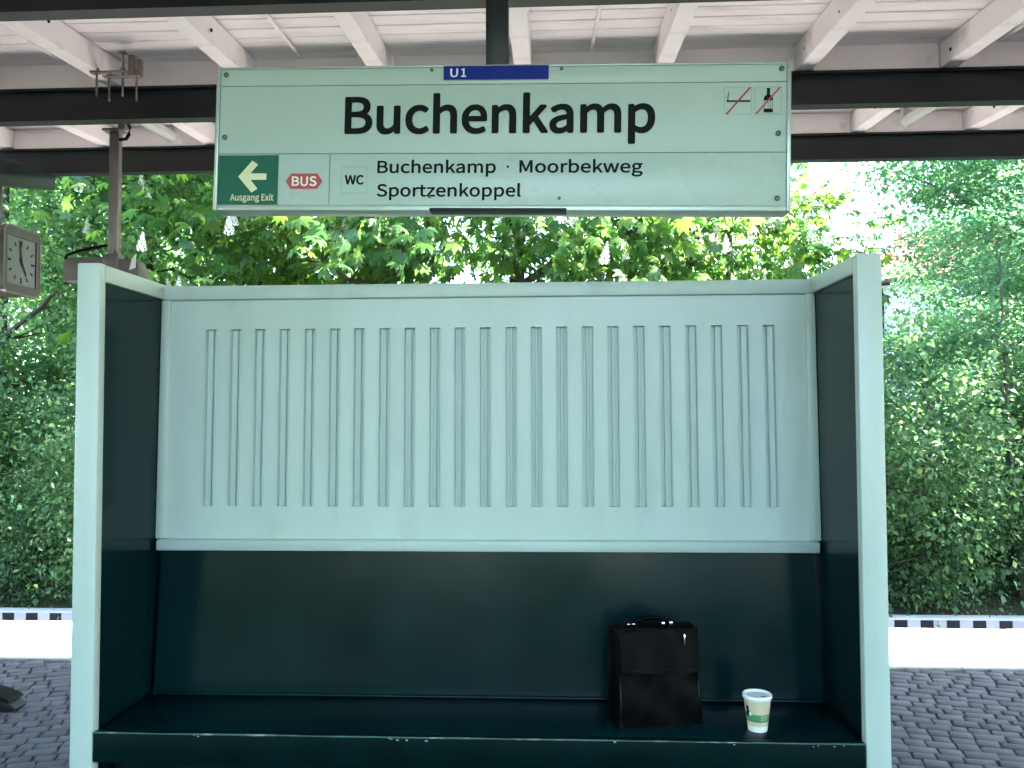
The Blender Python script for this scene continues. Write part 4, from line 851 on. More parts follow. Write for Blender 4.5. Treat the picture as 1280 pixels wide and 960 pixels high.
def rrect(y0, y1, z0, z1, r, n=6):
    out = []
    for cy, cz, a0 in ((y1 - r, z1 - r, 0), (y0 + r, z1 - r, 90), (y0 + r, z0 + r, 180), (y1 - r, z0 + r, 270)):
        for k in range(n + 1):
            a = R(a0 + 90 * k / n)
            out.append((cy + r * math.cos(a), cz + r * math.sin(a)))
    return out


CY0, CY1, CZ0, CZ1 = 5.468, 5.882, 2.415, 2.898
obj('case', prism_me('case', rrect(CY0 + 0.008, CY1 - 0.008, CZ0 + 0.008, CZ1 - 0.008, 0.06), 'x', -3.985, -3.765, 0, 40), M_CLOCKC, ck)


def ring_me(name, outer, inner, xa, xb):
    bm = bmesh.new()
    n = len(outer)
    L = [[bm.verts.new((x, p[0], p[1])) for p in pts] for pts, x in ((outer, xa), (outer, xb), (inner, xb), (inner, xa))]
    for k in range(n):
        j = (k + 1) % n
        for a in range(4):
            A, B = L[a], L[(a + 1) % 4]
            bm.faces.new((A[k], A[j], B[j], B[k]))
    return bm_me(bm, name, 40)


for s, xf in ((1, -3.75), (-1, -4.0)):
    xa, xb = sorted((xf, xf - s * 0.03))
    obj('bezel', ring_me('bezel', rrect(CY0, CY1, CZ0, CZ1, 0.065), rrect(CY0 + 0.012, CY1 - 0.012, CZ0 + 0.012, CZ1 - 0.012, 0.055), xa, xb), M_CLOCKR, ck)
    xa, xb = sorted((xf - s * 0.003, xf - s * 0.02))
    obj('surround', ring_me('surround', rrect(CY0 + 0.0122, CY1 - 0.0122, CZ0 + 0.0122, CZ1 - 0.0122, 0.055),
                            rrect(CY0 + 0.047, CY1 - 0.047, CZ0 + 0.072, CZ1 - 0.072, 0.006), xa, xb), M_CLOCKC, ck)
    xa, xb = sorted((xf - s * 0.012, xf - s * 0.018))
    dial = obj('dial', prism_me('dial', rrect(CY0 + 0.045, CY1 - 0.045, CZ0 + 0.07, CZ1 - 0.07, 0.006), 'x', xa, xb), M_DIAL, ck)
    cy, cz = (CY0 + CY1) / 2, (CZ0 + CZ1) / 2 - 0.004
    for h in range(12):
        a = R(30 * h)
        w, r0_, r1_ = (0.008, 0.112, 0.152) if h % 3 == 0 else (0.0065, 0.120, 0.150)
        q = []
        for rr_, ww in ((r0_, -w), (r1_, -w), (r1_, w), (r0_, w)):
            q.append((cy + s * (rr_ * math.sin(a) + ww * math.cos(a)), cz + rr_ * math.cos(a) - ww * math.sin(a)))
        x0_ = xf - s * 0.0115
        obj('hour_mark', prism_me('hour_mark', q, 'x', x0_, x0_ + s * 0.001), M_INK, dial)
    for a, L_, w, dx in ((R(149), 0.105, 0.011, 0.003), (R(-9), 0.145, 0.008, 0.005)):
        q = []
        for rr_, ww in ((-0.03, -w), (L_, -w * 0.6), (L_, w * 0.6), (-0.03, w)):
            q.append((cy + s * (rr_ * math.sin(a) + ww * math.cos(a)), cz + rr_ * math.cos(a) - ww * math.sin(a)))
        x0_ = xf - s * 0.0115 + s * dx
        obj('hand', prism_me('hand', q, 'x', x0_, x0_ + s * 0.0012), M_INK, dial)
obj('hanger', tube_me('hanger', [(-3.935, 5.675, 2.885), (-3.935, 5.675, raft_z(5.675) + 0.12)], 0.022, 12), M_CLOCKC, ck)

# ------------------------------------------------------------------ coffee cup
cup = thing('coffee_cup', (0.713, 2.985, 0.45), 'paper coffee cup with green band on the bench seat', 'cup')
MC = T(0.713, 2.985, 0.4503)
H, r_b, r_t = 0.124, 0.0325, 0.0475
def rc(z): return r_b + (r_t - r_b) * z / H
cb = obj('cup_body', lathe_me('cup_body', [(rc(0) - 0.002, 0.003), (rc(0), 0.0), (rc(0.03), 0.03), (rc(0.06), 0.06), (rc(H - 0.004), H - 0.004), (rc(H - 0.004) - 0.0015, H - 0.004), (r_b, 0.012)], 40), M_CUPW, cup, MC)
def band(name, z0, z1, e, m, a0=0, a1=2 * math.pi, parent=None):
    n = 40
    Vb, Fb = [], []
    for k in range(n + 1):
        t = a0 + (a1 - a0) * k / n
        for z in (z0, z1):
            Vb.append(((rc(z) + e) * math.cos(t), (rc(z) + e) * math.sin(t), z))
    for k in range(n):
        Fb.append((2 * k, 2 * k + 2, 2 * k + 3, 2 * k + 1))
    me = bpy.data.meshes.new(name); me.from_pydata(Vb, [], Fb); me.update()
    return obj(name, smooth(me), m, parent or cup, MC)
band('beige_print', 0.020, 0.108, 0.0004, M_CUPB)
gb = band('green_band', 0.036, 0.062, 0.0008, M_CUPG)
for z in (0.044, 0.050, 0.056):
    band('print_line', z, z + 0.0016, 0.0011, M_CUPB, R(-70 - 18), R(-70 + 30), gb)
# dark figure printed on the left of the cup
def wrapped(name, pts, e, m, ac):
    Vb = []
    for a, z in pts:
        t = ac + a / rc(z)
        Vb.append(((rc(z) + e) * math.cos(t), (rc(z) + e) * math.sin(t), z))
    me = bpy.data.meshes.new(name); me.from_pydata(Vb, [], [tuple(range(len(pts)))]); me.update()
    return obj(name, me, m, cup, MC)
wrapped('cup_print', [(-0.008, 0.052), (0.004, 0.055), (0.008, 0.068), (0.004, 0.078), (0.006, 0.088), (-0.003, 0.092), (-0.009, 0.084), (-0.006, 0.072), (-0.011, 0.062)], 0.0014, M_INK, R(-152))
wrapped('cup_print', [(-0.001, 0.057), (0.009, 0.058), (0.011, 0.066), (0.006, 0.071), (0.001, 0.066)], 0.0018, M_CUPW, R(-146))
rim = [(r_t + 0.0012, H - 0.012), (r_t + 0.003, H - 0.010), (r_t + 0.0032, H - 0.002), (r_t + 0.0015, H + 0.001), (r_t - 0.002, H + 0.0005), (r_t - 0.005, H - 0.006), (0.0, H - 0.007)]
lid = obj('lid', lathe_me('lid', rim, 40, cap0=False, cap1=False), M_CUPW, cup, MC)
obj('sip_hole', prism_me('sip_hole', [(0.010 * math.cos(t), 0.0045 * math.sin(t)) for t in np.linspace(0, 2 * math.pi, 15)[:-1]], 'z', H - 0.0067, H - 0.006), M_SEAM, lid, MC @ T(0.018, -0.012, 0))

# ------------------------------------------------------------------ black leather bag
M_PIPE = mat('leather_edge_highlight', (0.006, 0.006, 0.007), 0.35, spec=0.25)  # paler than the hide: the edge highlight is painted in
bag = thing('leather_bag', (0.39, 3.05, 0.45), 'black leather briefcase standing on the bench beside the cup', 'bag')
MB_ = T(0.232, 2.962, 0.451) @ RZ(R(14)) @ RX(R(-2.0))
BW, BD, BH = 0.305, 0.125, 0.335


def bag_body():
    nx_, nz_ = 26, 26
    prof = []
    bm = bmesh.new()
    rings = []
    for j in range(nz_ + 1):
        t = j / nz_
        z = BH * t
        dep = BD * (1.0 - 0.28 * t ** 1.5) + 0.006 * math.sin(9 * t)
        inset = 0.004 * math.sin(t * math.pi) - 0.002 + 0.005 * t ** 3
        ring = []
        loop = []
        n1, n2 = 22, 10
        for k in range(n1): loop.append((k / n1, 0.0, 'f'))
        for k in range(n2): loop.append((1.0, k / n2, 'r'))
        for k in range(n1): loop.append((1 - k / n1, 1.0, 'b'))
        for k in range(n2): loop.append((0.0, 1 - k / n2, 'l'))
        for a, b, w in loop:
            x = inset + (BW - 2 * inset) * a
            y = (BD - dep) * 0.5 + dep * b
            if w in 'rl':                     # accordion pleats in the gussets
                s_ = 1 if w == 'r' else -1
                x += s_ * (0.016 * (0.35 - abs(math.sin(b * math.pi * 3))) * (0.35 + 0.65 * t))
            # slumped corner rounding
            ex = min(a, 1 - a); ey = min(b, 1 - b)
            if w == 'f': y += 0.010 * max(0, 1 - ex / 0.06) ** 2
            if w == 'b': y -= 0.010 * max(0, 1 - ex / 0.06) ** 2
            y += 0.0035 * math.sin(x * 31 + z * 17) * math.sin(z * 23 + 1.0) + 0.002 * math.sin(x * 70 - z * 44)
            zz = z + 0.006 * math.sin(x * 16 + 0.5) * t
            ring.append(bm.verts.new((x, y, zz)))
        rings.append(ring)
    n = len(rings[0])
    for j in range(nz_):
        for k in range(n):
            k2 = (k + 1) % n
            bm.faces.new((rings[j][k], rings[j][k2], rings[j + 1][k2], rings[j + 1][k]))
    bm.faces.new(list(reversed(rings[0])))
    bm.faces.new(rings[-1])
    return bm_me(bm, 'bag_body', 50)


obj('bag_body', bag_body(), M_BAG, bag, MB_)


def bag_flap():
    """flap that folds over the top and hangs down the front"""
    path = []
    for k in range(9):
        path.append((0.092 - 0.062 * k / 8, BH + 0.006 + 0.004 * math.sin(k / 8 * math.pi)))
    for k in range(1, 15):
        t = k / 14
        path.append((0.026 - 0.034 * t ** 0.7, BH + 0.004 - 0.145 * t))
    bm = bmesh.new()
    nxx = 24
    rows = []
    for off in (0.0, -0.004):
        rws = []
        for i, (y, z) in enumerate(path):
            r_ = []
            t = i / (len(path) - 1)
            for k in range(nxx + 1):
                a = k / nxx
                wx = 0.009 * (1 - t) + 0.004
                x = wx + (BW - 2 * wx) * a
                zz = z + (0.006 * math.sin(x * 16 + 0.5)) - (0.012 * (1 - (2 * a - 1) ** 4) * max(0, t - 0.6) / 0.4)
                yy_ = y + 0.003 * math.sin(x * 40 + z * 10) * t
                if i < 9: zz -= off
                else: yy_ += off
                r_.append(bm.verts.new((x, yy_, zz)))
            rws.append(r_)
        rows.append(rws)
    for q, rws in enumerate(rows):
        for i in range(len(path) - 1):
            for k in range(nxx):
                bm.faces.new((rws[i][k], rws[i][k + 1], rws[i + 1][k + 1], rws[i + 1][k]))
    A, B = rows
    L = len(path) - 1
    for k in range(nxx):
        bm.faces.new((A[0][k], A[0][k + 1], B[0][k + 1], B[0][k]))
        bm.faces.new((A[L][k], A[L][k + 1], B[L][k + 1], B[L][k]))
    for i in range(L):
        for k in (0, nxx):
            bm.faces.new((A[i][k], A[i + 1][k], B[i + 1][k], B[i][k]))
    return bm_me(bm, 'flap', 50)


obj('flap', bag_flap(), M_BAG, bag, MB_)
hp = [(0.075, 0.055, BH + 0.008), (0.082, 0.055, BH + 0.022), (0.105, 0.055, BH + 0.030), (0.14, 0.055, BH + 0.033), (0.175, 0.055, BH + 0.030), (0.198, 0.055, BH + 0.022), (0.205, 0.055, BH + 0.008)]
obj('handle', tube_me('handle', hp, [0.007, 0.008, 0.009, 0.0095, 0.009, 0.008, 0.007], 10), M_BAG, bag, MB_)
for x in (0.052, 0.070, 0.182, 0.212):
    bm = bmesh.new(); bm_box(bm, (x - 0.006, 0.034, BH + 0.007), (x + 0.006, 0.046, BH + 0.019), 0.003, 2)
    obj('handle_ring', bm_me(bm, 'handle_ring', 40), M_CHROME, bag, MB_)
bm = bmesh.new(); bm_box(bm, (0.243, -0.006, BH - 0.055), (0.249, 0.002, BH - 0.020), 0.002, 2)
obj('clasp', bm_me(bm, 'clasp', 40), M_CHROME, bag, MB_)
for xx in (0.006, BW - 0.006):
    obj('piping', tube_me('piping', [(xx, 0.004 + 0.004 * math.sin(k * 1.3), 0.006 + (BH - 0.15) * k / 8) for k in range(9)], 0.0028, 6), M_PIPE, bag, MB_)
obj('flap_seam', tube_me('flap_seam', [(0.012 + (BW - 0.024) * k / 12, -0.0125, BH - 0.128 - 0.010 * (1 - (2 * k / 12 - 1) ** 4)) for k in range(13)], 0.0016, 5), M_PIPE, bag, MB_)
obj('strap', tube_me('strap', [(0.252, 0.03, BH - 0.012), (0.262, 0.022, BH - 0.05), (0.264, 0.02, BH - 0.14), (0.262, 0.03, BH - 0.24)], [0.005, 0.006, 0.006, 0.005], 6), M_BAG, bag, MB_)

# ------------------------------------------------------------------ stand whose foot reaches into the picture at left
ds = thing('display_stand', (-3.4, 4.4, 0), 'dark edged tapering stand foot on the setts at left edge', 'stand')
pts = [(-3.9, 0.0), (-2.845, 0.0), (-2.835, 0.014), (-2.875, 0.045), (-3.06, 0.108), (-3.45, 0.15), (-3.9, 0.1)]
obj('foot', prism_me('foot', pts, 'y', 4.30, 4.40, 0.004), M_SLOT, ds)
pts = [(-2.86, 0.052), (-2.875, 0.068), (-3.06, 0.132), (-3.45, 0.175), (-3.45, 0.152), (-3.06, 0.1085), (-2.876, 0.046)]
obj('foot_strip', prism_me('foot_strip', pts, 'y', 4.29, 4.41, 0.002), M_RUBBER, ds)
box('post', (-3.52, 4.32, 0.10), (-3.45, 4.38, 1.9), M_GALV, ds, 0.004)
box('board', (-3.90, 4.335, 0.75), (-3.10, 4.36, 1.85), M_CLOCKC, ds, 0.004, M=T(-3.5, 4.35, 0) @ RZ(R(90)) @ T(3.5, -4.35, 0))

# ------------------------------------------------------------------ trees
def unit(v):
    return v / (np.linalg.norm(v, axis=-1, keepdims=True) + 1e-9)


def simple_leaves(P, out, L, rg):
    n = len(P)
    d = unit(rg.normal(size=(n, 3)) * (1, 1, 0.55) + out * 0.5 + np.array([0, 0, -0.25]))
    nr = unit(rg.normal(size=(n, 3)) * 0.75 + np.array([0, 0, 1.0]))
    s = unit(np.cross(d, nr))
    nr = np.cross(s, d)
    L = (L * rg.uniform(0.5, 1.4, n))[:, None]
    W = L * rg.uniform(0.28, 0.42, n)[:, None]
    tip = P + d * L + nr * (-0.12) * L
    a = P + d * L * 0.45 + s * W + nr * 0.10 * L
    b = P + d * L * 0.45 - s * W + nr * 0.10 * L
    V = np.stack([P, a, tip, b], 1).reshape(-1, 3)
    Q = np.arange(4 * n).reshape(n, 4)
    return V, Q


def palmate_leaves(P, out, L, rg):
    n = len(P)
    ax = unit(rg.normal(size=(n, 3)) * (0.7, 0.7, 0.3) + out * 0.9 + np.array([0, 0, -0.1]))
    nr = unit(rg.normal(size=(n, 3)) * 0.45 + np.array([0, 0, 1.0]))
    s = unit(np.cross(ax, nr)); nr = np.cross(s, ax)
    L = (L * rg.uniform(0.7, 1.2, n))[:, None]
    Vs = [P]
    k = 7
    angs = np.radians([-112, -74, -36, 0, 36, 74, 112])
    lens = [0.55, 0.8, 0.97, 1.0, 0.97, 0.8, 0.55]
    Q = []
    for i in range(k):
        d = ax * math.cos(angs[i]) + s * math.sin(angs[i])
        w = -ax * math.sin(angs[i]) + s * math.cos(angs[i])
        l = L * lens[i]
        mid = P + d * l * 0.62 - nr * l * 0.10
        tip = P + d * l - nr * l * 0.42
        Vs += [mid + w * l * 0.19, tip, mid - w * l * 0.19]
    m = 1 + 3 * k
    V = np.stack(Vs, 1).reshape(-1, 3)
    base = np.arange(n)[:, None] * m
    for i in range(k):
        Q.append(np.concatenate([base, base + 1 + 3 * i, base + 2 + 3 * i, base + 3 + 3 * i], 1))
    return V, np.stack(Q, 1).reshape(-1, 4)


def grow(seed, blobs, ncl, per, leaf, kind, trunk_h, trunk_r, spread=0.42, limbs=9, lean=(0, 0), flat=0.6, hollow=0.5):
    """-> trunk mesh, crown mesh, twig ends. blobs: (x,y,z,rx,ry,rz)"""
    rg = np.random.default_rng(seed)
    B = np.array(blobs, float)
    vol = B[:, 3] * B[:, 4] * B[:, 5]
    which = rg.choice(len(B), ncl, p=vol / vol.sum())
    u = unit(rg.normal(size=(ncl, 3)))
    rad = (hollow ** 3 + (1 - hollow ** 3) * rg.uniform(0, 1, ncl)) ** (1 / 3)
    C = B[which, :3] + u * rad[:, None] * B[which, 3:] * (1 + 0.12 * rg.normal(size=(ncl, 1)))
    cen = (B[:, :3] * vol[:, None]).sum(0) / vol.sum()
    # trunk
    top = np.array([lean[0], lean[1], trunk_h])
    nseg = 9
    tr = []
    for i in range(nseg + 1):
        t = i / nseg
        tr.append(top * t + np.array([0.05 * math.sin(3 * t + seed) * trunk_h * 0.3 * t, 0.05 * math.cos(2.3 * t + seed) * trunk_h * 0.3 * t, 0]))
    tr[0][2] = -0.4
    tr = np.array(tr)
    VV, FF = [], []

    def add(path, radii, n):
        v, f = tube_arrays(path, radii, n)
        o = len(VV)
        VV.extend(v); FF.extend([tuple(i + o for i in q) for q in f])
    add(tr, [trunk_r * (1.35 if i == 0 else 1 - 0.72 * (i / nseg)) for i in range(nseg + 1)], 9)
    # limbs to far-apart cluster centres
    sel = [int(rg.integers(ncl))]
    D = np.linalg.norm(C - C[sel[0]], axis=1)
    for _ in range(limbs - 1):
        k = int(D.argmax()); sel.append(k)
        D = np.minimum(D, np.linalg.norm(C - C[k], axis=1))
    nodes = [(p, trunk_r * (1 - 0.72 * i / nseg) * 0.7) for i, p in enumerate(tr) if i >= nseg * 0.35]
    for k in sel:
        e = C[k]
        zs = max(0.3 * trunk_h, min(0.97 * trunk_h, e[2] - 0.45 * np.linalg.norm(e[:2] - top[:2])))
        i0 = int(np.argmin(abs(tr[:, 2] - zs)))
        s = tr[i0]
        m = (s + e) / 2 + np.array([0, 0, 0.12 * np.linalg.norm(e - s)]) + rg.normal(size=3) * 0.12
        path = [(1 - t) ** 2 * s + 2 * t * (1 - t) * m + t * t * e + (rg.normal(size=3) * 0.04 if 0 < t < 1 else 0) for t in np.linspace(0, 1, 8)]
        r0_ = trunk_r * (1 - 0.72 * i0 / nseg) * 0.55
        rad_ = [r0_ * (1 - 0.85 * t) for t in np.linspace(0, 1, 8)]
        add(path, rad_, 6)
        nodes += [(p, r * 0.6) for p, r in zip(path[2:], rad_[2:])]
    NP = np.array([n[0] for n in nodes])
    for c in C:
        dd = np.linalg.norm(NP - c, axis=1) + 0.5 * np.maximum(0, NP[:, 2] - c[2])
        k = int(dd.argmin())
        s = NP[k]
        m = (s + c) / 2 + rg.normal(size=3) * 0.08 + np.array([0, 0, 0.05])
        r = min(nodes[k][1], 0.02)
        add([s, m, c], [r, r * 0.6, r * 0.25], 4)
    tm = bpy.data.meshes.new('trunk')
    tm.from_pydata([tuple(v) for v in VV], [], FF); tm.update(); smooth(tm, 70)
    # leaves
    off = rg.normal(size=(ncl, per, 3)) * np.array([1, 1, flat]) * spread * rg.uniform(0.7, 1.3, (ncl, 1, 1))
    P = (C[:, None, :] + off).reshape(-1, 3)
    out = unit(P - cen + 1e-3)
    V, Q = (palmate_leaves if kind == 'palm' else simple_leaves)(P, out, leaf, rg)
    return tm, np_mesh('crown', V, Q), C


def blossom_mesh(seed):
    rg = np.random.default_rng(seed)
    V, Q = [], []
    for i in range(9):
        t = i / 8
        z = 0.03 + 0.21 * t
        r = 0.052 * (1 - t) ** 0.8 + 0.006
        for k in range(7):
            a = 2 * math.pi * (k / 7 + 0.37 * i) + rg.uniform(-0.2, 0.2)
            c = np.array([r * math.cos(a), r * math.sin(a), z + rg.uniform(-0.006, 0.006)])
            s = 0.019 * (1.1 - 0.5 * t)
            tx = np.array([-math.sin(a), math.cos(a), 0]); up = np.array([math.cos(a) * 0.6, math.sin(a) * 0.6, 0.8])
            b = len(V)
            V += [c - tx * s, c - up * s, c + tx * s, c + up * s]
            Q.append((b, b + 1, b + 2, b + 3))
    return np_mesh('blossom', V, Q)


BLOS = [blossom_mesh(s) for s in (1, 2, 3)]
for b in BLOS: b.materials.append(M_BLOS)


def plant(name, meshes, x, y, label, cat, group, leafm, bark, rz=0.0, sc=1.0, blossoms=0, dz=0.0, seed=0, sz=None):
    t = thing(name, (x, y, ground_z(y) + dz), label, cat, group)
    M = T(x, y, ground_z(y) + dz) @ RZ(rz) @ Matrix.Diagonal((sc, sc, sz or sc, 1))
    tm, cmn, C = meshes
    obj('trunk' if cat == 'tree' else 'stems', tm, bark, t, M)
    c = obj('crown' if cat == 'tree' else 'foliage', cmn, leafm, t, M)
    tag(c, kind='stuff')
    if blossoms:
        rg = np.random.default_rng(seed)
        # blossoms stand on twig ends on the side that faces the platform
        W = np.array([M @ Vector(q) for q in C])
        idx = [i for i in range(len(W)) if W[i, 1] < y + 0.3 and 3.0 < W[i, 2] < 6.0 and abs(W[i, 0]) < 9]
        rg.shuffle(idx)
        for i in idx[:blossoms]:
            p = W[i] + rg.normal(size=3) * (0.25, 0.15, 0.1) + (0.1, -0.45, 0.2)
            k = rg.uniform(0.85, 1.25)
            obj('blossom', BLOS[int(rg.integers(3))], None, t, T(*p) @ RZ(rg.uniform(0, 6)) @ RX(rg.uniform(-0.2, 0.2)) @ Matrix.Diagonal((k, k, k, 1)))
    return t


CH_A = grow(11, [(0, -0.3, 5.2, 3.9, 2.6, 2.6), (-1.6, -0.8, 3.9, 2.4, 1.8, 1.6), (2.0, -0.7, 3.9, 2.2, 1.8, 1.5), (0.2, 0, 7.8, 3.0, 2.6, 2.6)], 210, 24, 0.19, 'palm', 6.5, 0.21, 0.36, 10)
CH_B = grow(23, [(0, -0.3, 5.0, 3.6, 2.6, 2.4), (-1.8, -0.6, 4.0, 2.0, 1.8, 1.5), (1.6, -0.9, 4.1, 2.2, 1.8, 1.6), (0, 0, 7.6, 3.0, 2.4, 2.8)], 180, 24, 0.19, 'palm', 5.8, 0.17, 0.36, 10)
HO_A = grow(31, [(0, 0, 3.6, 2.3, 1.8, 2.6), (0.4, -0.2, 6.6, 2.2, 1.9, 2.4), (-0.7, -0.2, 2.2, 1.9, 1.5, 1.6)], 200, 140, 0.09, 'simple', 7.0, 0.11, 0.25, 9)
HO_B = grow(47, [(0, 0, 4.0, 2.1, 1.9, 2.8), (-0.5, -0.2, 7.0, 2.3, 1.9, 2.2), (0.6, 0.1, 2.3, 1.7, 1.5, 1.5)], 200, 140, 0.092, 'simple', 7.5, 0.10, 0.25, 9)
MA_A = grow(53, [(0, 0, 3.2, 1.5, 1.3, 2.0), (0.2, 0, 4.9, 1.5, 1.4, 1.5)], 120, 170, 0.07, 'simple', 5.2, 0.055, 0.25, 8, flat=0.45)
MA_B = grow(59, [(0, 0, 6.2, 2.4, 1.9, 1.6), (-1.4, -0.3, 6.0, 1.7, 1.4, 1.1), (0.9, 0, 7.8, 2.0, 1.6, 1.4)], 130, 100, 0.10, 'simple', 6.8, 0.09, 0.33, 9, flat=0.4)
SH_A = grow(61, [(0, 0, 1.2, 1.25, 0.95, 1.2), (0.3, 0, 2.1, 0.9, 0.8, 0.8)], 75, 190, 0.06, 'simple', 1.7, 0.035, 0.22, 9, hollow=0.3, flat=0.5)
SH_B = grow(67, [(0, 0, 1.0, 1.3, 0.9, 1.1), (-0.4, 0.1, 1.8, 0.9, 0.8, 0.8)], 70, 190, 0.062, 'simple', 1.5, 0.035, 0.22, 9, hollow=0.3, flat=0.5)
MA_C = grow(83, [(0, 0, 3.9, 1.3, 1.0, 1.0), (0.2, 0, 4.9, 1.0, 0.9, 0.8)], 60, 120, 0.07, 'simple', 4.8, 0.042, 0.24, 8, flat=0.4, lean=(0.25, 0.1))
FA_A = grow(71, [(0, 0, 6, 4.2, 3.4, 4.6), (0.5, 0, 10, 3.4, 3.0, 3.6)], 330, 60, 0.17, 'simple', 10, 0.22, 0.55, 10)

plant('chestnut_tree', CH_A, -0.55, 13.4, 'flowering chestnut tree with its dark trunk right below the sign', 'tree', 'chestnut trees across the track', M_L_CHEST, M_BARK, 0.3, 1.0, 110, seed=1)
plant('chestnut_tree', CH_B, -4.9, 13.9, 'chestnut tree with slanting limbs below the green exit field of the sign', 'tree', 'chestnut trees across the track', M_L_CHEST, M_BARK, 1.1, 1.0, 60, seed=2)
plant('chestnut_tree', CH_B, 3.1, 14.6, 'thinner chestnut tree in front of the bright sky right of the sign', 'tree', 'chestnut trees across the track', M_L_CHEST, M_BARK, 3.6, 0.84, 50, seed=3)
G = 'leafy trees on the left of the embankment'
plant('hornbeam_tree', HO_A, -8.3, 12.0, 'dense green tree behind the platform clock', 'tree', G, M_L_HORN, M_BARK, 0.0)
plant('hornbeam_tree', HO_B, -6.7, 13.4, 'dense green tree showing between hanging post and clock', 'tree', G, M_L_HORN, M_BARK, 2.0)
plant('hornbeam_tree', HO_B, -10.6, 13.2, 'dense green tree at the far left picture edge', 'tree', G, M_L_HORN, M_BARK, 4.4)
plant('hornbeam_tree', HO_A, -9.4, 16.5, 'shaded tree in the second row behind the clock', 'tree', G, M_L_HORN, M_BARK, 3.0, 1.1)
G = 'leafy trees on the right of the embankment'
plant('maple_sapling', MA_C, 4.72, 10.95, 'slender young maple with a thin bare stem next to the right shelter post', 'tree', G, M_L_MAPLE, M_BARK2, 0.4, 0.66, seed=4)
plant('maple_sapling', MA_C, 6.05, 11.05, 'young maple with a thin stem near the right picture edge', 'tree', G, M_L_MAPLE, M_BARK2, 2.6, 0.95)
plant('maple_sapling', MA_A, 7.3, 12.7, 'broad young maple filling the right picture edge', 'tree', G, M_L_MAPLE, M_BARK2, 4.6, 1.0)
plant('maple_tree', MA_B, 7.6, 13.6, 'maple whose light high boughs reach in under the canopy at right', 'tree', G, M_L_MAPLE, M_BARK2, 0.2, 0.9)
plant('maple_tree', MA_A, 8.3, 16.2, 'maple half hiding the red roofed house', 'tree', G, M_L_MAPLE, M_BARK2, 5.3, 1.15)
# undergrowth along the foot of the bank
G = 'shrubs along the far side of the track'
shr = [(-9.6, 10.9, 1, 'leftmost dark shrub behind the platform edge'), (-8.2, 10.7, 0, 'dark shrub behind the platform edge left of the shelter'),
       (-7.0, 11.0, 1, 'dark shrub just left of the left shelter post'), (-5.6, 10.9, 0, None), (-4.0, 11.0, 1, None), (-2.3, 11.1, 0, None), (-0.6, 11.0, 1, None),
       (1.1, 11.0, 0, None), (2.8, 10.9, 1, None), (4.3, 10.8, 0, 'dark shrub just right of the right shelter post'),
       (5.5, 11.0, 1, 'dark shrub behind the black and white edge tiles right of the shelter'), (6.7, 10.8, 0, 'dark shrub at the right picture edge low behind the track'),
       (8.0, 11.2, 1, 'outermost dark shrub beyond the right picture edge'),
       (-7.8, 12.0, 0, 'taller shrub of the second row left of the shelter'), (5.9, 12.3, 0, 'taller shrub of the second row right of the shelter'),
       (7.3, 12.0, 1, 'second row shrub at the right picture edge'), (4.9, 12.9, 1, 'third row shrub right of the shelter post')]
for i, (x, y, k, lab) in enumerate(shr):
    sc = 0.95 + 0.2 * math.sin(i * 2.3)
    plant('shrub', SH_B if k else SH_A, x, y + 0.2, lab or 'dark shrub across the track, mostly hidden behind the shelter', 'shrub', G, M_L_SHRUB, M_BARK, i * 1.3, sc, dz=-0.42, sz=sc * 1.2)
fb = thing('fallen_branch', (5.1, 11.15, -0.5), 'bare fallen branch leaning in the shrubs right of the shelter', 'branch')
obj('stick', tube_me('stick', [(4.62, 10.98, 0.12), (4.8, 10.99, 0.0), (5.0, 11.0, -0.18), (5.2, 11.02, -0.34), (5.36, 11.05, -0.62)], [0.014, 0.02, 0.024, 0.028, 0.03], 7), M_BARK2, fb)
obj('twig', tube_me('twig', [(5.0, 11.0, -0.18), (5.06, 10.97, 0.0), (5.2, 10.95, 0.1)], [0.012, 0.009, 0.004], 5), M_BARK2, fb)
# wood behind
G = 'tall trees standing further back'
for x, y, rz, sc, lab in ((-13.5, 22, 0.0, 0.85, 'tall tree in the back row, furthest left'), (-7.5, 23, 1.4, 0.8, 'tall tree in the back row left of the chestnuts'),
                          (4.0, 27, 4.1, 0.62, 'smaller tree in the back row left of the bright sky gap'),
                          (16.0, 24, 5.2, 0.8, 'tall tree in the back row at the right picture edge'),
                          (13.2, 13.2, 0.7, 0.75, 'unseen tall tree added beyond the right picture edge to shade the maples'), (18.0, 12.6, 2.2, 0.9, 'unseen tallest tree added well beyond the right picture edge for shade')):  # last two stand out of view, added to shade the maples
    plant('tall_tree', FA_A, x, y, lab, 'tree', G, M_L_HORN, M_BARK, rz, sc)

# unseen trees and shrubs added behind the viewpoint to cut light and reflections
for i, x in enumerate((-17, -13.5, -10, -7.2, 9.2, 12.8, 16.5)):
    plant('tall_tree', FA_A, x, -11.5 - 1.2 * (i % 2), 'unseen tall tree added behind the viewpoint to cut front light', 'tree', 'unseen trees added behind the viewpoint', M_L_HORN, M_BARK, i * 1.1, 0.9)
for i in range(7):
    plant('shrub', (SH_A, SH_B)[i % 2], -9 + 3.0 * i, -11.0, 'unseen shrub added behind the viewpoint to darken reflections', 'shrub', 'unseen shrubs added behind the viewpoint', M_L_SHRUB, M_BARK, i * 1.7, 1.35)

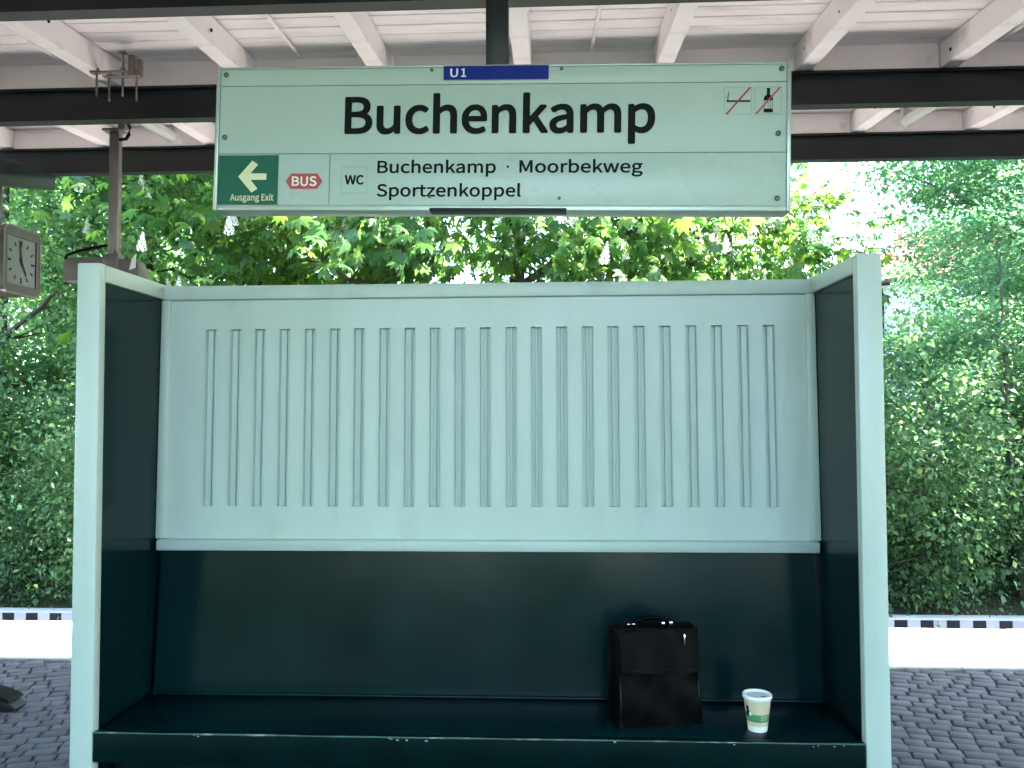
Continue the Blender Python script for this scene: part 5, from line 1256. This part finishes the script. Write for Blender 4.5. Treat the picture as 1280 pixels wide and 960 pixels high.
# ------------------------------------------------------------------ house behind the maples
hx, hy = 19.4, 34.5
hz = ground_z(hy)
house = thing('house', (hx, hy, hz), 'pale house with red tiled roof half hidden behind the maples', 'house')
MH = T(hx, hy, hz) @ RZ(R(-38))
W2, D2, EH, RH = 4.6, 4.0, 6.1, 8.4
hw = prism_me('wall', [(-D2, 0.9), (D2, 0.9), (D2, EH), (0, RH - 0.25), (-D2, EH)], 'x', -W2, W2)
obj('wall', hw, M_RENDER, house, MH)
box('plinth', (-W2 - 0.03, -D2 - 0.03, -0.5), (W2 + 0.03, D2 + 0.03, 0.9), M_BRICK, house, M=MH)
roof = bpy.data.objects.new('roof', None); link(roof, house, MH)
pit = math.atan2(RH - EH, D2)
slope = math.hypot(RH - EH, D2) + 0.5
nco = 18
cme = shared_box('tile_course', 2 * W2 + 0.7, slope / nco + 0.05, 0.0, 0.035, 0.0); cme.materials.append(M_TILE)
for s in (1, -1):
    for k in range(nco):
        d = (k + 0.5) * slope / nco
        obj('tile_course', cme, None, roof, MH @ T(0, 0, RH) @ RZ(0 if s > 0 else math.pi) @ RX(-pit) @ T(0, d, 0.0) @ RX(R(3.5)))
obj('ridge', tube_me('ridge', [(-W2 - 0.36, 0, RH + 0.03), (W2 + 0.36, 0, RH + 0.03)], 0.11, 8), M_TILE, roof, MH)
box('chimney', (1.0, -0.3, RH - 0.6), (1.6, 0.3, RH + 0.9), M_BRICK, roof, M=MH)
for s in (1, -1):
    obj('gutter', tube_me('gutter', [(-W2 - 0.35, s * (D2 + 0.42), EH - 0.42), (W2 + 0.35, s * (D2 + 0.42), EH - 0.42)], 0.07, 8), M_SLOT, house, MH)
    obj('downpipe', tube_me('downpipe', [(-W2 + 0.15, s * (D2 + 0.4), EH - 0.44), (-W2 + 0.15, s * (D2 + 0.1), EH - 0.8), (-W2 + 0.15, s * (D2 + 0.1), 0.2)], 0.05, 8), M_SLOT, house, MH)
for side in range(4):
    half = D2 if side % 2 == 0 else W2
    rot = RZ(R(90 * side))
    for fl in (1.5, 4.0):
        for xx in (-2.4, 0, 2.4):
            f = box('window', (xx - 0.55, -half - 0.02, fl), (xx + 0.55, -half + 0.05, fl + 1.3), M_WFRAME, house, M=MH @ rot)
            for p in (-0.26, 0.26):
                box('pane', (xx + p - 0.2, -half - 0.026, fl + 0.08), (xx + p + 0.2, -half - 0.012, fl + 1.22), M_GLASS, f, M=MH @ rot)
